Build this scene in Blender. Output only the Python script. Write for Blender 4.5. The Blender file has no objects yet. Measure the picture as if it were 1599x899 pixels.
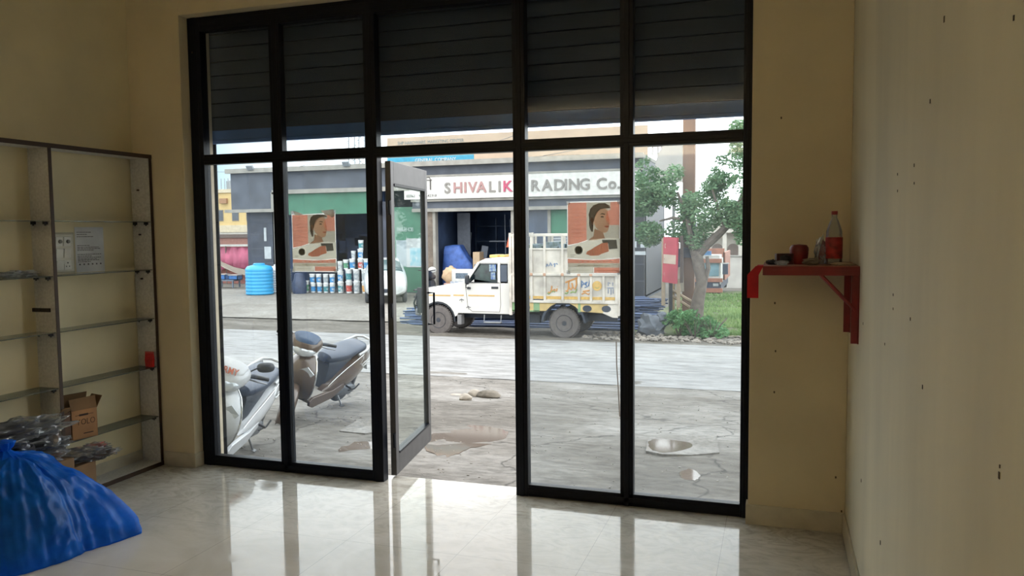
import bpy, bmesh, math, random
from math import sin, cos, pi, radians, sqrt
from mathutils import Vector, Matrix, noise
SC = bpy.context.scene
COL = SC.collection

# ------------------------------------------------------------------ camera
IMG_W, IMG_H = 1599, 899
CF, CYAW, CPIT, CROL = 1251.8, 0.32132, -0.07123, -0.01038
CAM = Vector((0, 0, 1.7))
def cam_axes():
    r = Vector((cos(CYAW), sin(CYAW), 0)); fw0 = Vector((-sin(CYAW), cos(CYAW), 0)); up0 = Vector((0, 0, 1))
    fw = fw0*cos(CPIT) + up0*sin(CPIT); up = up0*cos(CPIT) - fw0*sin(CPIT)
    return r*cos(CROL) + up*sin(CROL), up*cos(CROL) - r*sin(CROL), fw
CR, CU, CFW = cam_axes()
cd = bpy.data.cameras.new('camera'); cam = bpy.data.objects.new('camera', cd); COL.objects.link(cam)
cd.sensor_width = 36; cd.lens = CF*36/IMG_W; cd.clip_start = 0.05; cd.clip_end = 500
m3 = Matrix((CR, CU, -CFW)).transposed()
cam.matrix_world = Matrix.Translation(CAM) @ m3.to_4x4()
SC.camera = cam

# ------------------------------------------------------------------ world, exposure
SC.view_settings.view_transform = 'Standard'; SC.view_settings.look = 'None'
SC.view_settings.gamma = 1; SC.view_settings.exposure = 0.35
SC.view_settings.use_curve_mapping = False
SKY = 3.1
FILL = 42.0  # strength of the added unseen fill light
w = bpy.data.worlds.new('overcast_sky'); SC.world = w; w.use_nodes = True
nt = w.node_tree; nt.nodes.clear()
N = nt.nodes.new; L = nt.links.new
out = N('ShaderNodeOutputWorld'); bg = N('ShaderNodeBackground'); L(bg.outputs[0], out.inputs[0])
tc = N('ShaderNodeTexCoord'); nz = N('ShaderNodeTexNoise'); nz.inputs['Scale'].default_value = 2.2; nz.inputs['Detail'].default_value = 6
L(tc.outputs['Generated'], nz.inputs['Vector'])
rp = N('ShaderNodeValToRGB'); rp.color_ramp.elements[0].position = .35; rp.color_ramp.elements[1].position = .7
rp.color_ramp.elements[0].color = (.94, .98, 1.0, 1); rp.color_ramp.elements[1].color = (1.0, .99, .97, 1)
L(nz.outputs['Fac'], rp.inputs['Fac'])
# clear pale blue strip of sky low in the west, cloud everywhere else
sx = N('ShaderNodeSeparateXYZ'); L(tc.outputs['Generated'], sx.inputs[0])
mz = N('ShaderNodeMapRange'); mz.inputs[1].default_value = .12; mz.inputs[2].default_value = .32; mz.inputs[3].default_value = 1; mz.inputs[4].default_value = 0; L(sx.outputs['Z'], mz.inputs[0])
mxx = N('ShaderNodeMapRange'); mxx.inputs[1].default_value = -.62; mxx.inputs[2].default_value = -.40; mxx.inputs[3].default_value = 1; mxx.inputs[4].default_value = 0; L(sx.outputs['X'], mxx.inputs[0])
mu = N('ShaderNodeMath'); mu.operation = 'MULTIPLY'; L(mz.outputs[0], mu.inputs[0]); L(mxx.outputs[0], mu.inputs[1])
mix = N('ShaderNodeMix'); mix.data_type = 'RGBA'; L(mu.outputs[0], mix.inputs['Factor']); L(rp.outputs[0], mix.inputs['A']); mix.inputs['B'].default_value = (.22, .29, .335, 1)
L(mix.outputs['Result'], bg.inputs[0]); bg.inputs[1].default_value = SKY

# ------------------------------------------------------------------ materials
def lin(c):
    return tuple(((v/255)/12.92 if v/255 <= .04045 else ((v/255+.055)/1.055)**2.4) for v in c)
MATS = {}
KV, KH = .36, .22         # walls see half the sky, flat ground sees all of it: albedo of a surface that photographs as a given colour
def gam(c): return tuple(255*(12.92*v if v <= .0031308 else 1.055*v**(1/2.4)-.055) for v in c)
def ex(rgb, k=KV): return gam(tuple(min(.85, v*k*1.42) for v in lin(rgb)))
def mat(name, rgb, rough=.6, metal=0.0, n=(6., .12), bump=0.0, alpha=None, trans=0.0, emit=0.0, rgb2=None, stretch=None, coat=0.0, spec=None, detail=6, ramp=(.35, .65)):
    if name in MATS: return MATS[name]
    m = bpy.data.materials.new(name); m.use_nodes = True; t = m.node_tree
    b = t.nodes['Principled BSDF']; c = lin(rgb)
    b.inputs['Roughness'].default_value = rough; b.inputs['Metallic'].default_value = metal
    if spec is not None: b.inputs['Specular IOR Level'].default_value = spec
    if coat: b.inputs['Coat Weight'].default_value = coat; b.inputs['Coat Roughness'].default_value = .05
    co = t.nodes.new('ShaderNodeTexCoord'); mp = t.nodes.new('ShaderNodeMapping')
    if stretch: mp.inputs['Scale'].default_value = stretch
    t.links.new(co.outputs['Object'], mp.inputs[0])
    nz = t.nodes.new('ShaderNodeTexNoise'); nz.inputs['Scale'].default_value = n[0]; nz.inputs['Detail'].default_value = detail
    t.links.new(mp.outputs[0], nz.inputs['Vector'])
    r = t.nodes.new('ShaderNodeValToRGB'); r.color_ramp.elements[0].position = ramp[0]; r.color_ramp.elements[1].position = ramp[1]
    if rgb2 is None:
        a = 1-n[1]; c2 = tuple(min(1, v*(1+n[1]*.6)) for v in c); c1 = tuple(v*a for v in c)
    else: c1, c2 = lin(rgb2), c
    r.color_ramp.elements[0].color = (*c1, 1); r.color_ramp.elements[1].color = (*c2, 1)
    t.links.new(nz.outputs['Fac'], r.inputs[0]); t.links.new(r.outputs[0], b.inputs['Base Color'])
    if bump:
        bp = t.nodes.new('ShaderNodeBump'); bp.inputs['Strength'].default_value = bump; bp.inputs['Distance'].default_value = .02
        t.links.new(nz.outputs['Fac'], bp.inputs['Height']); t.links.new(bp.outputs[0], b.inputs['Normal'])
    if trans:      # light coming through thin plastic, paper or leaf
        tr = t.nodes.new('ShaderNodeBsdfTranslucent'); mx = t.nodes.new('ShaderNodeMixShader'); mx.inputs[0].default_value = trans
        t.links.new(r.outputs[0], tr.inputs[0]); o = t.nodes['Material Output']
        t.links.new(b.outputs[0], mx.inputs[1]); t.links.new(tr.outputs[0], mx.inputs[2]); t.links.new(mx.outputs[0], o.inputs[0])
    if emit:
        b.inputs['Emission Color'].default_value = (*c, 1); b.inputs['Emission Strength'].default_value = emit
    MATS[name] = m
    return m
def glass(name, tint=(.93, .96, .97), dirt=.05, refl=.6, dirtcol=(.75, .8, .85), scale=3.0):
    if name in MATS: return MATS[name]
    m = bpy.data.materials.new(name); m.use_nodes = True; t = m.node_tree; t.nodes.clear(); A = t.nodes.new; K = t.links.new
    o = A('ShaderNodeOutputMaterial'); tr = A('ShaderNodeBsdfTransparent'); tr.inputs[0].default_value = (*tint, 1)
    gl = A('ShaderNodeBsdfGlossy'); gl.inputs['Roughness'].default_value = .02
    fr = A('ShaderNodeFresnel'); fr.inputs[0].default_value = 1.45
    mu = A('ShaderNodeMath'); mu.operation = 'MULTIPLY'; mu.inputs[1].default_value = refl; K(fr.outputs[0], mu.inputs[0])
    mx = A('ShaderNodeMixShader'); K(mu.outputs[0], mx.inputs[0]); K(tr.outputs[0], mx.inputs[1]); K(gl.outputs[0], mx.inputs[2])
    df = A('ShaderNodeBsdfDiffuse'); df.inputs[0].default_value = (*dirtcol, 1)
    tl = A('ShaderNodeBsdfTranslucent'); tl.inputs[0].default_value = (*dirtcol, 1)
    dm = A('ShaderNodeMixShader'); dm.inputs[0].default_value = .5; K(df.outputs[0], dm.inputs[1]); K(tl.outputs[0], dm.inputs[2])
    co = A('ShaderNodeTexCoord'); nz = A('ShaderNodeTexNoise'); nz.inputs['Scale'].default_value = scale; nz.inputs['Detail'].default_value = 5
    K(co.outputs['Object'], nz.inputs['Vector'])
    mr = A('ShaderNodeMapRange'); mr.inputs[1].default_value = .35; mr.inputs[2].default_value = .75; mr.inputs[3].default_value = dirt*.4; mr.inputs[4].default_value = dirt*1.6
    K(nz.outputs['Fac'], mr.inputs[0])
    m2 = A('ShaderNodeMixShader'); K(mr.outputs[0], m2.inputs[0]); K(mx.outputs[0], m2.inputs[1]); K(dm.outputs[0], m2.inputs[2]); K(m2.outputs[0], o.inputs[0])
    MATS[name] = m; return m

# ------------------------------------------------------------------ mesh builder
class MB:
    def __init__(s): s.v = []; s.f = []; s.mi = []; s.T = Matrix.Identity(4); s.m = 0
    def add(s, vs, fs, mi=None):
        o = len(s.v); s.v += [tuple(s.T @ Vector(p)) for p in vs]
        for f in fs: s.f.append(tuple(i+o for i in f)); s.mi.append(s.m if mi is None else mi)
        return s
    def box(s, x0, x1, y0, y1, z0, z1, mi=None):
        return s.add([(x0,y0,z0),(x1,y0,z0),(x1,y1,z0),(x0,y1,z0),(x0,y0,z1),(x1,y0,z1),(x1,y1,z1),(x0,y1,z1)],
                     [(0,3,2,1),(4,5,6,7),(0,1,5,4),(1,2,6,5),(2,3,7,6),(3,0,4,7)], mi)
    def cbox(s, c, d, R=None, mi=None):
        T = s.T; s.T = T @ Matrix.Translation(Vector(c)) @ (R if R is not None else Matrix.Identity(4))
        s.box(-d[0]/2, d[0]/2, -d[1]/2, d[1]/2, -d[2]/2, d[2]/2, mi); s.T = T; return s
    def poly(s, pts, mi=None): return s.add(pts, [tuple(range(len(pts)))], mi)
    def prism(s, pts, a, b, axis='y', mi=None):
        # pts: 2D outline; extruded from a to b along axis
        def P(p, t):
            if axis == 'y': return (p[0], t, p[1])
            if axis == 'x': return (t, p[0], p[1])
            return (p[0], p[1], t)
        n = len(pts); vs = [P(p, a) for p in pts] + [P(p, b) for p in pts]
        fs = [tuple(range(n))[::-1], tuple(range(n, 2*n))] + [(i, (i+1) % n, n+(i+1) % n, n+i) for i in range(n)]
        return s.add(vs, fs, mi)
    def tube(s, pts, r, n=8, mi=None, caps=True, closed=False):
        P = [Vector(p) for p in pts]; k = len(P); R = r if isinstance(r, (list, tuple)) else [r]*k
        vs = []; up = None
        for i, p in enumerate(P):
            if closed: d = P[(i+1) % k]-P[i-1]
            else: d = P[min(i+1, k-1)]-P[max(i-1, 0)]
            d = d.normalized() if d.length > 1e-9 else Vector((0, 0, 1))
            if up is None: up = Vector((0,0,1)) if abs(d.z) < .9 else Vector((1,0,0))
            a = up - d*up.dot(d)
            a = a.normalized() if a.length > 1e-6 else d.orthogonal().normalized()
            up = a; b = d.cross(a)
            for j in range(n):
                t = 2*pi*j/n; vs.append(p + (a*cos(t)+b*sin(t))*R[i])
        fs = []
        for i in range(k if closed else k-1):
            i2 = (i+1) % k
            for j in range(n): fs.append((i*n+j, i*n+(j+1) % n, i2*n+(j+1) % n, i2*n+j))
        if caps and not closed: fs += [tuple(range(n))[::-1], tuple((k-1)*n+j for j in range(n))]
        return s.add(vs, fs, mi)
    def lathe(s, prof, c=(0,0,0), axis='z', n=24, mi=None):
        vs = []; C = Vector(c)
        for r, h in prof:
            for j in range(n):
                t = 2*pi*j/n; a, b = r*cos(t), r*sin(t)
                q = (a, b, h) if axis == 'z' else ((b, h, a) if axis == 'y' else (h, a, b))
                vs.append(C+Vector(q))
        k = len(prof); fs = []
        for i in range(k-1):
            for j in range(n): fs.append((i*n+j, i*n+(j+1) % n, (i+1)*n+(j+1) % n, (i+1)*n+j))
        if prof[0][0] > 1e-5: fs.append(tuple(range(n))[::-1])
        if prof[-1][0] > 1e-5: fs.append(tuple((k-1)*n+j for j in range(n)))
        return s.add(vs, fs, mi)
    def rings(s, rs, mi=None, caps=True):
        n = len(rs[0]); vs = [p for r in rs for p in r]; fs = []
        for i in range(len(rs)-1):
            for j in range(n): fs.append((i*n+j, i*n+(j+1) % n, (i+1)*n+(j+1) % n, (i+1)*n+j))
        if caps: fs += [tuple(range(n))[::-1], tuple((len(rs)-1)*n+j for j in range(n))]
        return s.add(vs, fs, mi)
    def loft(s, st, n=20, mi=None):
        # stations: (x, yc, zc, half width, half height, squareness)
        rs = []
        for x, yc, zc, hw, hh, e in st:
            ring = []
            for j in range(n):
                t = 2*pi*j/n; c, q = cos(t), sin(t)
                ring.append((x, yc+hw*math.copysign(abs(c)**(2/e), c), zc+hh*math.copysign(abs(q)**(2/e), q)))
            rs.append(ring)
        return s.rings(rs, mi)
    def blob(s, c, r, sub=3, amp=.15, fr=2.0, seed=0, flat=None, mi=None):
        bm = bmesh.new(); bmesh.ops.create_icosphere(bm, subdivisions=sub, radius=1); C = Vector(c); vs = []
        for v in bm.verts:
            p = v.co.copy(); k = 1+amp*noise.noise(p*fr+Vector((seed*7.1, seed*3.3, seed)))*2
            q = Vector((p.x*r[0]*k, p.y*r[1]*k, p.z*r[2]*k))
            if flat is not None: q.z = max(q.z, flat)
            vs.append(C+q)
        fs = [tuple(v.index for v in f.verts) for f in bm.faces]; bm.free()
        return s.add(vs, fs, mi)
    def build(s, name, mats, parent=None, smooth=False, bevel=0, solid=0, sub=0, angle=40):
        me = bpy.data.meshes.new(name); me.from_pydata(s.v, [], s.f)
        if not isinstance(mats, (list, tuple)): mats = [mats]
        for m in mats: me.materials.append(m)
        for p, i in zip(me.polygons, s.mi): p.material_index = i; p.use_smooth = smooth
        bm = bmesh.new(); bm.from_mesh(me); bmesh.ops.recalc_face_normals(bm, faces=bm.faces); bm.to_mesh(me); bm.free()
        me.update(); o = bpy.data.objects.new(name, me); COL.objects.link(o)
        if parent: o.parent = parent
        if solid: d = o.modifiers.new('s', 'SOLIDIFY'); d.thickness = solid; d.offset = 0
        if bevel: d = o.modifiers.new('b', 'BEVEL'); d.width = bevel; d.segments = 2; d.limit_method = 'ANGLE'; d.angle_limit = radians(50)
        if sub: d = o.modifiers.new('u', 'SUBSURF'); d.levels = sub; d.render_levels = sub
        if smooth:
            try:
                bpy.context.view_layer.objects.active = o; o.select_set(True)
                me.set_sharp_from_angle(angle=radians(angle)); o.select_set(False)
            except Exception: pass
        return o
def thing(name, label, cat, loc=(0,0,0), rz=0, group=None, lean=0):
    o = bpy.data.objects.new(name, None); COL.objects.link(o); o.location = loc; o.rotation_euler = (lean, 0, rz)
    o.empty_display_size = .1
    return tag(o, label, cat, group)
def tag(o, label, cat, group=None, kind=None):
    o['label'] = label; o['category'] = cat
    if group: o['group'] = group
    if kind: o['kind'] = kind
    return o
def struct(o): o['kind'] = 'structure'; return o
def copy_tree(o, parent=None):
    c = o.copy(); COL.objects.link(c)
    if parent: c.parent = parent
    for ch in [x for x in COL.objects if x.parent == o]: copy_tree(ch, c)
    return c
def text_mesh(name, body, mats, parent, loc, size, extrude=.01, rot=(pi/2, 0, 0), spacing=1.0, bold=0.0, sx=1.0, mirror=False):
    cu = bpy.data.curves.new(name, 'FONT'); cu.body = body; cu.size = size; cu.extrude = extrude; cu.space_character = spacing; cu.offset = bold
    cu.resolution_u = 3
    t = bpy.data.objects.new('tmp', cu); COL.objects.link(t); bpy.context.view_layer.update()
    me = bpy.data.meshes.new_from_object(t.evaluated_get(bpy.context.evaluated_depsgraph_get()))
    bpy.data.objects.remove(t); me.materials.clear()
    if not isinstance(mats, (list, tuple)): mats = [mats]
    for m in mats: me.materials.append(m)
    for p in me.polygons: p.material_index = 0
    o = bpy.data.objects.new(name, me); COL.objects.link(o); o.location = loc; o.rotation_euler = rot; o.scale = (-sx if mirror else sx, 1, 1)
    if parent: o.parent = parent
    return o
def at(px, py, Y):       # the point of the place at distance Y that lies towards a pixel
    d = CFW + CR*((px-799.5)/CF) - CU*((py-449.5)/CF)
    return CAM + d*(Y/d.y)
def gh(y):
    P = [(4.9,-.30),(5.6,-.38),(7.2,-.43),(9,-.5),(12.4,-.74),(17.9,-.86),(21,-.93),(200,-.93)]
    if y <= P[0][0]: return P[0][1]
    for (a, b), (c, d) in zip(P, P[1:]):
        if y <= c: return b+(d-b)*(y-a)/(c-a)
    return P[-1][1]
def ground(x, y):
    s = max(0, min(1, (x+5)/1.5)); return gh(y) - s*max(0, min(y, 60)-24)*.036

# common materials
M_wall = mat('cream_wall_paint', (206, 193, 162), .75, n=(2.2, .07), bump=.03)
M_wallR = mat('cream_wall_streaked_lit', (226, 218, 194), .7, n=(1.3, .09), stretch=(1, 1.8, .5), bump=.03)  # lighter than the front wall: its daylight is put into the colour
M_ceil = mat('ceiling_white', (205, 196, 170), .8)
M_skirt = mat('skirting_tile', (190, 182, 162), .3, n=(9, .12))
M_frame = mat('black_powder_coat', (9, 13, 24), .38, .0, n=(20, .2), spec=.2)
M_glass = glass('window_glass', dirt=.018, refl=.7)
M_glassd = glass('dusty_glass', dirt=.045, refl=.7, scale=2.0)
M_shelfglass = glass('shelf_glass', tint=(.72, .8, .76), dirt=.22, refl=1.2, dirtcol=(.55, .55, .48))
M_lam = mat('grey_speckled_laminate', (196, 194, 190), .5, n=(60, .14), detail=3)
M_edge = mat('brown_board_edge', (62, 44, 30), .7)
M_blk = mat('black_rubber', (24, 24, 26), .8, n=(30, .2))
M_plk = mat('black_plastic', (30, 32, 38), .4)
M_chrome = mat('polished_metal', (200, 203, 208), .18, 1.0)
M_steel = mat('dull_steel', (120, 122, 124), .45, .8)
M_white = mat('white_paint', (238, 238, 234), .35, n=(5, .05), coat=.3)
M_paper = mat('white_paper', (226, 228, 232), .8, trans=.2)
M_sw0 = mat('fill_housing_white', (230,230,226), .5)
M_dark = mat('near_black', (12, 14, 20), .9)

# ================================================================== STRUCTURE
XL, XR, YF, YB, ZC = -4.48, .37, 4.72, -3.2, 3.62
YG = 4.84                       # plane of the glazing
# floor with tile joints and marbling
def floor_mat():
    m = bpy.data.materials.new('polished_vitrified_tile'); m.use_nodes = True; t = m.node_tree; A = t.nodes.new; K = t.links.new
    b = t.nodes['Principled BSDF']; co = A('ShaderNodeTexCoord')
    mp = A('ShaderNodeMapping'); mp.inputs['Location'].default_value = (1.59, -3.81, 0); K(co.outputs['Object'], mp.inputs[0])
    br = A('ShaderNodeTexBrick'); br.offset = 0; br.inputs['Scale'].default_value = 1
    br.inputs['Brick Width'].default_value = .66; br.inputs['Row Height'].default_value = .66; br.inputs['Mortar Size'].default_value = .0009
    K(mp.outputs[0], br.inputs['Vector'])
    n1 = A('ShaderNodeTexNoise'); n1.inputs['Scale'].default_value = 1.6; n1.inputs['Detail'].default_value = 9; n1.inputs['Distortion'].default_value = 1.8
    K(co.outputs['Object'], n1.inputs['Vector'])
    r = A('ShaderNodeValToRGB'); e = r.color_ramp.elements; e[0].position = .3; e[0].color = (*lin((192, 188, 178)), 1); e[1].position = .72; e[1].color = (*lin((214, 211, 204)), 1)
    K(n1.outputs['Fac'], r.inputs[0])
    mx = A('ShaderNodeMix'); mx.data_type = 'RGBA'; K(br.outputs['Fac'], mx.inputs['Factor']); K(r.outputs[0], mx.inputs['A']); mx.inputs['B'].default_value = (.2, .19, .17, 1)
    K(mx.outputs['Result'], b.inputs['Base Color'])
    n2 = A('ShaderNodeTexNoise'); n2.inputs['Scale'].default_value = 2.6; n2.inputs['Detail'].default_value = 10; n2.inputs['Distortion'].default_value = 2.5
    mp2 = A('ShaderNodeMapping'); mp2.inputs['Scale'].default_value = (1, 1.6, 1); K(co.outputs['Object'], mp2.inputs[0]); K(mp2.outputs[0], n2.inputs['Vector'])
    mr = A('ShaderNodeMapRange'); mr.inputs[1].default_value = .42; mr.inputs[2].default_value = .72; mr.inputs[3].default_value = .02; mr.inputs[4].default_value = .16
    K(n2.outputs['Fac'], mr.inputs[0]); K(mr.outputs[0], b.inputs['Roughness'])
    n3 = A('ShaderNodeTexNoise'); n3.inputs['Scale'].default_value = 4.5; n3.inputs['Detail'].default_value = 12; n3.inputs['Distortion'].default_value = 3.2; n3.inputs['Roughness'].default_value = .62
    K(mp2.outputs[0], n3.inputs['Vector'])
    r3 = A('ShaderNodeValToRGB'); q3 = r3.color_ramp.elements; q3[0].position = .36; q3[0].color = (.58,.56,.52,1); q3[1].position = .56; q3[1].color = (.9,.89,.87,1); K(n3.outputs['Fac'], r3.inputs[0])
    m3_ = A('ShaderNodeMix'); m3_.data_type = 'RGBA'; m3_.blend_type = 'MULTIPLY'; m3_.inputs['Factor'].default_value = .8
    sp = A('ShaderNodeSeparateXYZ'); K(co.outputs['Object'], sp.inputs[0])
    fy = A('ShaderNodeMapRange'); fy.inputs[1].default_value = 3.4; fy.inputs[2].default_value = 4.6; fy.inputs[3].default_value = .0; fy.inputs[4].default_value = .85; K(sp.outputs['Y'], fy.inputs[0])   # mud trodden in near the door; colour also darkened against the bright daylight there
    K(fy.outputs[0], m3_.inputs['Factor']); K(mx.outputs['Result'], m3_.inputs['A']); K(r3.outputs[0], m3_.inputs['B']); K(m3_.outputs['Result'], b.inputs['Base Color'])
    b.inputs['IOR'].default_value = 1.36
    return m
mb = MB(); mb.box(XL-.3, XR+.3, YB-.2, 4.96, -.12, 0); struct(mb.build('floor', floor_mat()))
mb = MB(); mb.box(XL-.3, XR+.3, YB-.2, 4.96, ZC, ZC+.15); struct(mb.build('ceiling', M_ceil))
mb = MB(); mb.box(XL-.25, XL, YB, 4.96, 0, ZC); struct(mb.build('wall_left', mat('cream_wall_side_lit', (224, 212, 176), .75, n=(2.2, .07), bump=.03)))  # same cream made lighter, daylight on this wall put into its colour
mb = MB(); mb.box(XR, XR+.25, YB, 4.96, 0, ZC); wr = struct(mb.build('wall_right', M_wallR))
mb = MB(); mb.box(XL-.25, XR+.25, YB-.2, YB, 0, ZC); struct(mb.build('wall_back', M_wall))
OX0, OX1, OZ = -4.02, -.15, 3.23        # opening in the front wall
mb = MB(); mb.box(XL, OX0, YF, 4.96, 0, ZC); mb.box(OX1, XR, YF, 4.96, 0, ZC); mb.box(OX0, OX1, YF, 4.96, OZ, ZC)
struct(mb.build('wall_front', M_wall, bevel=.004))
# outer reveal strip of masonry seen through the left pane, with brown plinth tile at its foot
mb = MB(); mb.box(OX0, -3.955, YG+.03, 4.955, .0, OZ); struct(mb.build('trim_1', mat('reveal_plaster', (200, 184, 160), .8)))
# outside face of this building (keeps daylight out round the walls)
mb = MB(); mb.box(-9, XL-.25, 4.7, 4.96, -.5, 6); mb.box(XR+.25, 5, 4.7, 4.96, -.5, 6); mb.box(XL-.25, XR+.25, 4.7, 4.96, ZC+.15, 6)
mb.box(XL-.3, XR+.3, 4.90, 4.96, -.5, -.12); struct(mb.build('wall_outside', M_wall))
# skirting
mb = MB(); mb.box(XR-.014, XR, YB, YF-.012, 0, .115); struct(mb.build('baseboard_right', M_skirt, bevel=.003))
mb = MB(); mb.box(XL, XL+.012, YB, YF, 0, .11); struct(mb.build('baseboard_left', M_skirt, bevel=.003))
mb = MB(); mb.box(XL+.19, OX0+.012, YF-.014, YF, 0, .105); mb.box(OX0, OX0+.012, YF, YG-.04, 0, .105)
mb.box(OX1-.012, XR-.014, YF-.014, YF, 0, .115); mb.box(OX1-.012, OX1, YF, YG-.04, 0, .115)
struct(mb.build('baseboard_front', M_skirt, bevel=.003))

# ---- small nail holes and scuffs on the right wall: each is a dent or nail stub
M_scuff = mat('scuff_mark', (84, 72, 52), .9)
mb = MB()
for px, py, h in [(1453,158,5),(1428,258,4),(1402,298,3),(1402,272,3),(1428,286,3),(1422,498,4),(1395,460,3),(1395,482,3),(1441,604,5),(1382,537,3),(1345,750,4),(1375,847,5),(1561,742,8),(1584,28,6),(1475,30,7),(1348,505,3),(1562,728,4)]:
    d = CFW + CR*((px-799.5)/CF) - CU*((py-449.5)/CF); P = CAM + d*(XR/d.x); s = h*P.y/CF
    mb.box(XR-.0018, XR-.0002, P.y-s*.35, P.y+s*.35, P.z-s*.6, P.z+s*.6)
o_ = mb.build('wall_scuff_marks', M_scuff); tag(o_, 'small dark nail holes and chips scattered over the long right hand wall', 'wall marks', None, 'stuff')
mb = MB()
for px, py in [(1220,184),(1210,473),(1211,548),(1209,612),(1314,798),(1305,745),(300,82)]:
    P = at(px, py, YF); mb.box(P.x-.004, P.x+.004, YF-.0018, YF-.0002, P.z-.006, P.z+.006)
o_ = mb.build('wall_scuff_marks', M_scuff); tag(o_, 'small dark nail holes in the cream front wall beside the red corner shelf', 'wall marks', None, 'stuff')

# ---- glazed front: window_1 left bay, window_2 right bay, transom lights, door_1
ZT0, ZT1 = 2.195, 2.265
def fbox(x0, x1, z0, z1, y0=YG-.03, y1=YG+.03): 
    b_ = MB(); b_.box(x0, x1, y0, y1, z0, z1); return b_
W = bpy.data.objects.new('window_1', None); COL.objects.link(W); struct(W)
def fr(name, x0, x1, z0, z1, dy=.03):
    b_ = fbox(x0, x1, z0, z1, YG-dy, YG+dy)
    # raised glazing bead line along the member
    if x1-x0 > z1-z0: b_.box(x0, x1, YG-dy-.006, YG-dy, z0+(z1-z0)*.28, z0+(z1-z0)*.72)
    else: b_.box(x0+(x1-x0)*.3, x0+(x1-x0)*.7, YG-dy-.006, YG-dy, z0, z1)
    return b_.build(name, M_frame, W, bevel=.003)
fr('frame_post', OX0, -3.915, 0, OZ, .035); fr('frame_post', -3.35, -3.265, 0, OZ); fr('frame_post', -2.62, -2.535, 0, OZ, .035)
fr('frame_post', -1.585, -1.505, 0, OZ, .035); fr('frame_post', -.91, -.83, 0, OZ); fr('frame_post', -.20, OX1, 0, OZ, .035)
fr('frame_rail', -3.915, -2.62, 0, .075); fr('frame_rail', -1.505, -.20, 0, .075)
fr('frame_rail', -3.915, -.20, ZT0, ZT1, .034); fr('frame_rail', -3.915, -.20, 3.13, OZ, .034)
cells = [(-3.915,-3.35),(-3.265,-2.62),(-1.505,-.91),(-.83,-.20)]
for i, (a, c) in enumerate(cells):
    b_ = MB(); b_.box(a, c, YG-.003, YG+.003, .075, ZT0); b_.build('glass_pane', M_glassd if i >= 2 else M_glass, W)
for a, c in [(-3.915,-3.35),(-3.265,-2.62),(-2.535,-1.585),(-1.505,-.91),(-.83,-.20)]:
    b_ = MB(); b_.box(a, c, YG-.003, YG+.003, ZT1, 3.13); b_.build('transom_pane', glass('transom_glass', dirt=.01, refl=.3), W)
# door leaf swung out
D = bpy.data.objects.new('door_1', None); COL.objects.link(D); struct(D)
D.location = (-2.515, 4.92, .015); D.rotation_euler = (0, 0, radians(99.5))
dw, dh = .95, 2.165
M_doorin = mat('grey_bronze_door_face', (74, 73, 74), .42, .15, n=(14, .15))
def dbox(name, x0, x1, z0, z1): b_ = MB(); b_.box(x0, x1, -.02, .02, z0, z1); b_.build(name, M_doorin, D, bevel=.003)
dbox('stile', 0, .07, 0, dh); dbox('stile', dw-.07, dw, 0, dh); dbox('rail', .07, dw-.07, 0, .14); dbox('rail', .07, dw-.07, dh-.15, dh)
b_ = MB(); b_.box(.07, dw-.07, -.026, .026, .14, .155); b_.box(.07, dw-.07, -.026, .026, dh-.165, dh-.15); b_.build('glazing_bead', M_frame, D)
b_ = MB(); b_.box(.07, dw-.07, -.003, .003, .155, dh-.165); b_.build('glass_pane', glass('door_glass', dirt=.02, refl=.06, tint=(.93,.965,.955)), D)
for z in (.25, 1.15, 1.85):
    b_ = MB(); b_.lathe([(.011,-.05),(.011,.05)], (-.012, -.012, z), n=10); b_.box(-.03, .0, -.02, -.008, z-.045, z+.045); b_.build('hinge', M_frame, D, bevel=.001)
b_ = MB(); b_.tube([(dw-.035,-.02,.95),(dw-.035,-.07,.95),(dw-.035,-.07,1.2),(dw-.035,-.02,1.2)], .009); b_.build('door_handle', M_frame, D, smooth=True)

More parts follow.
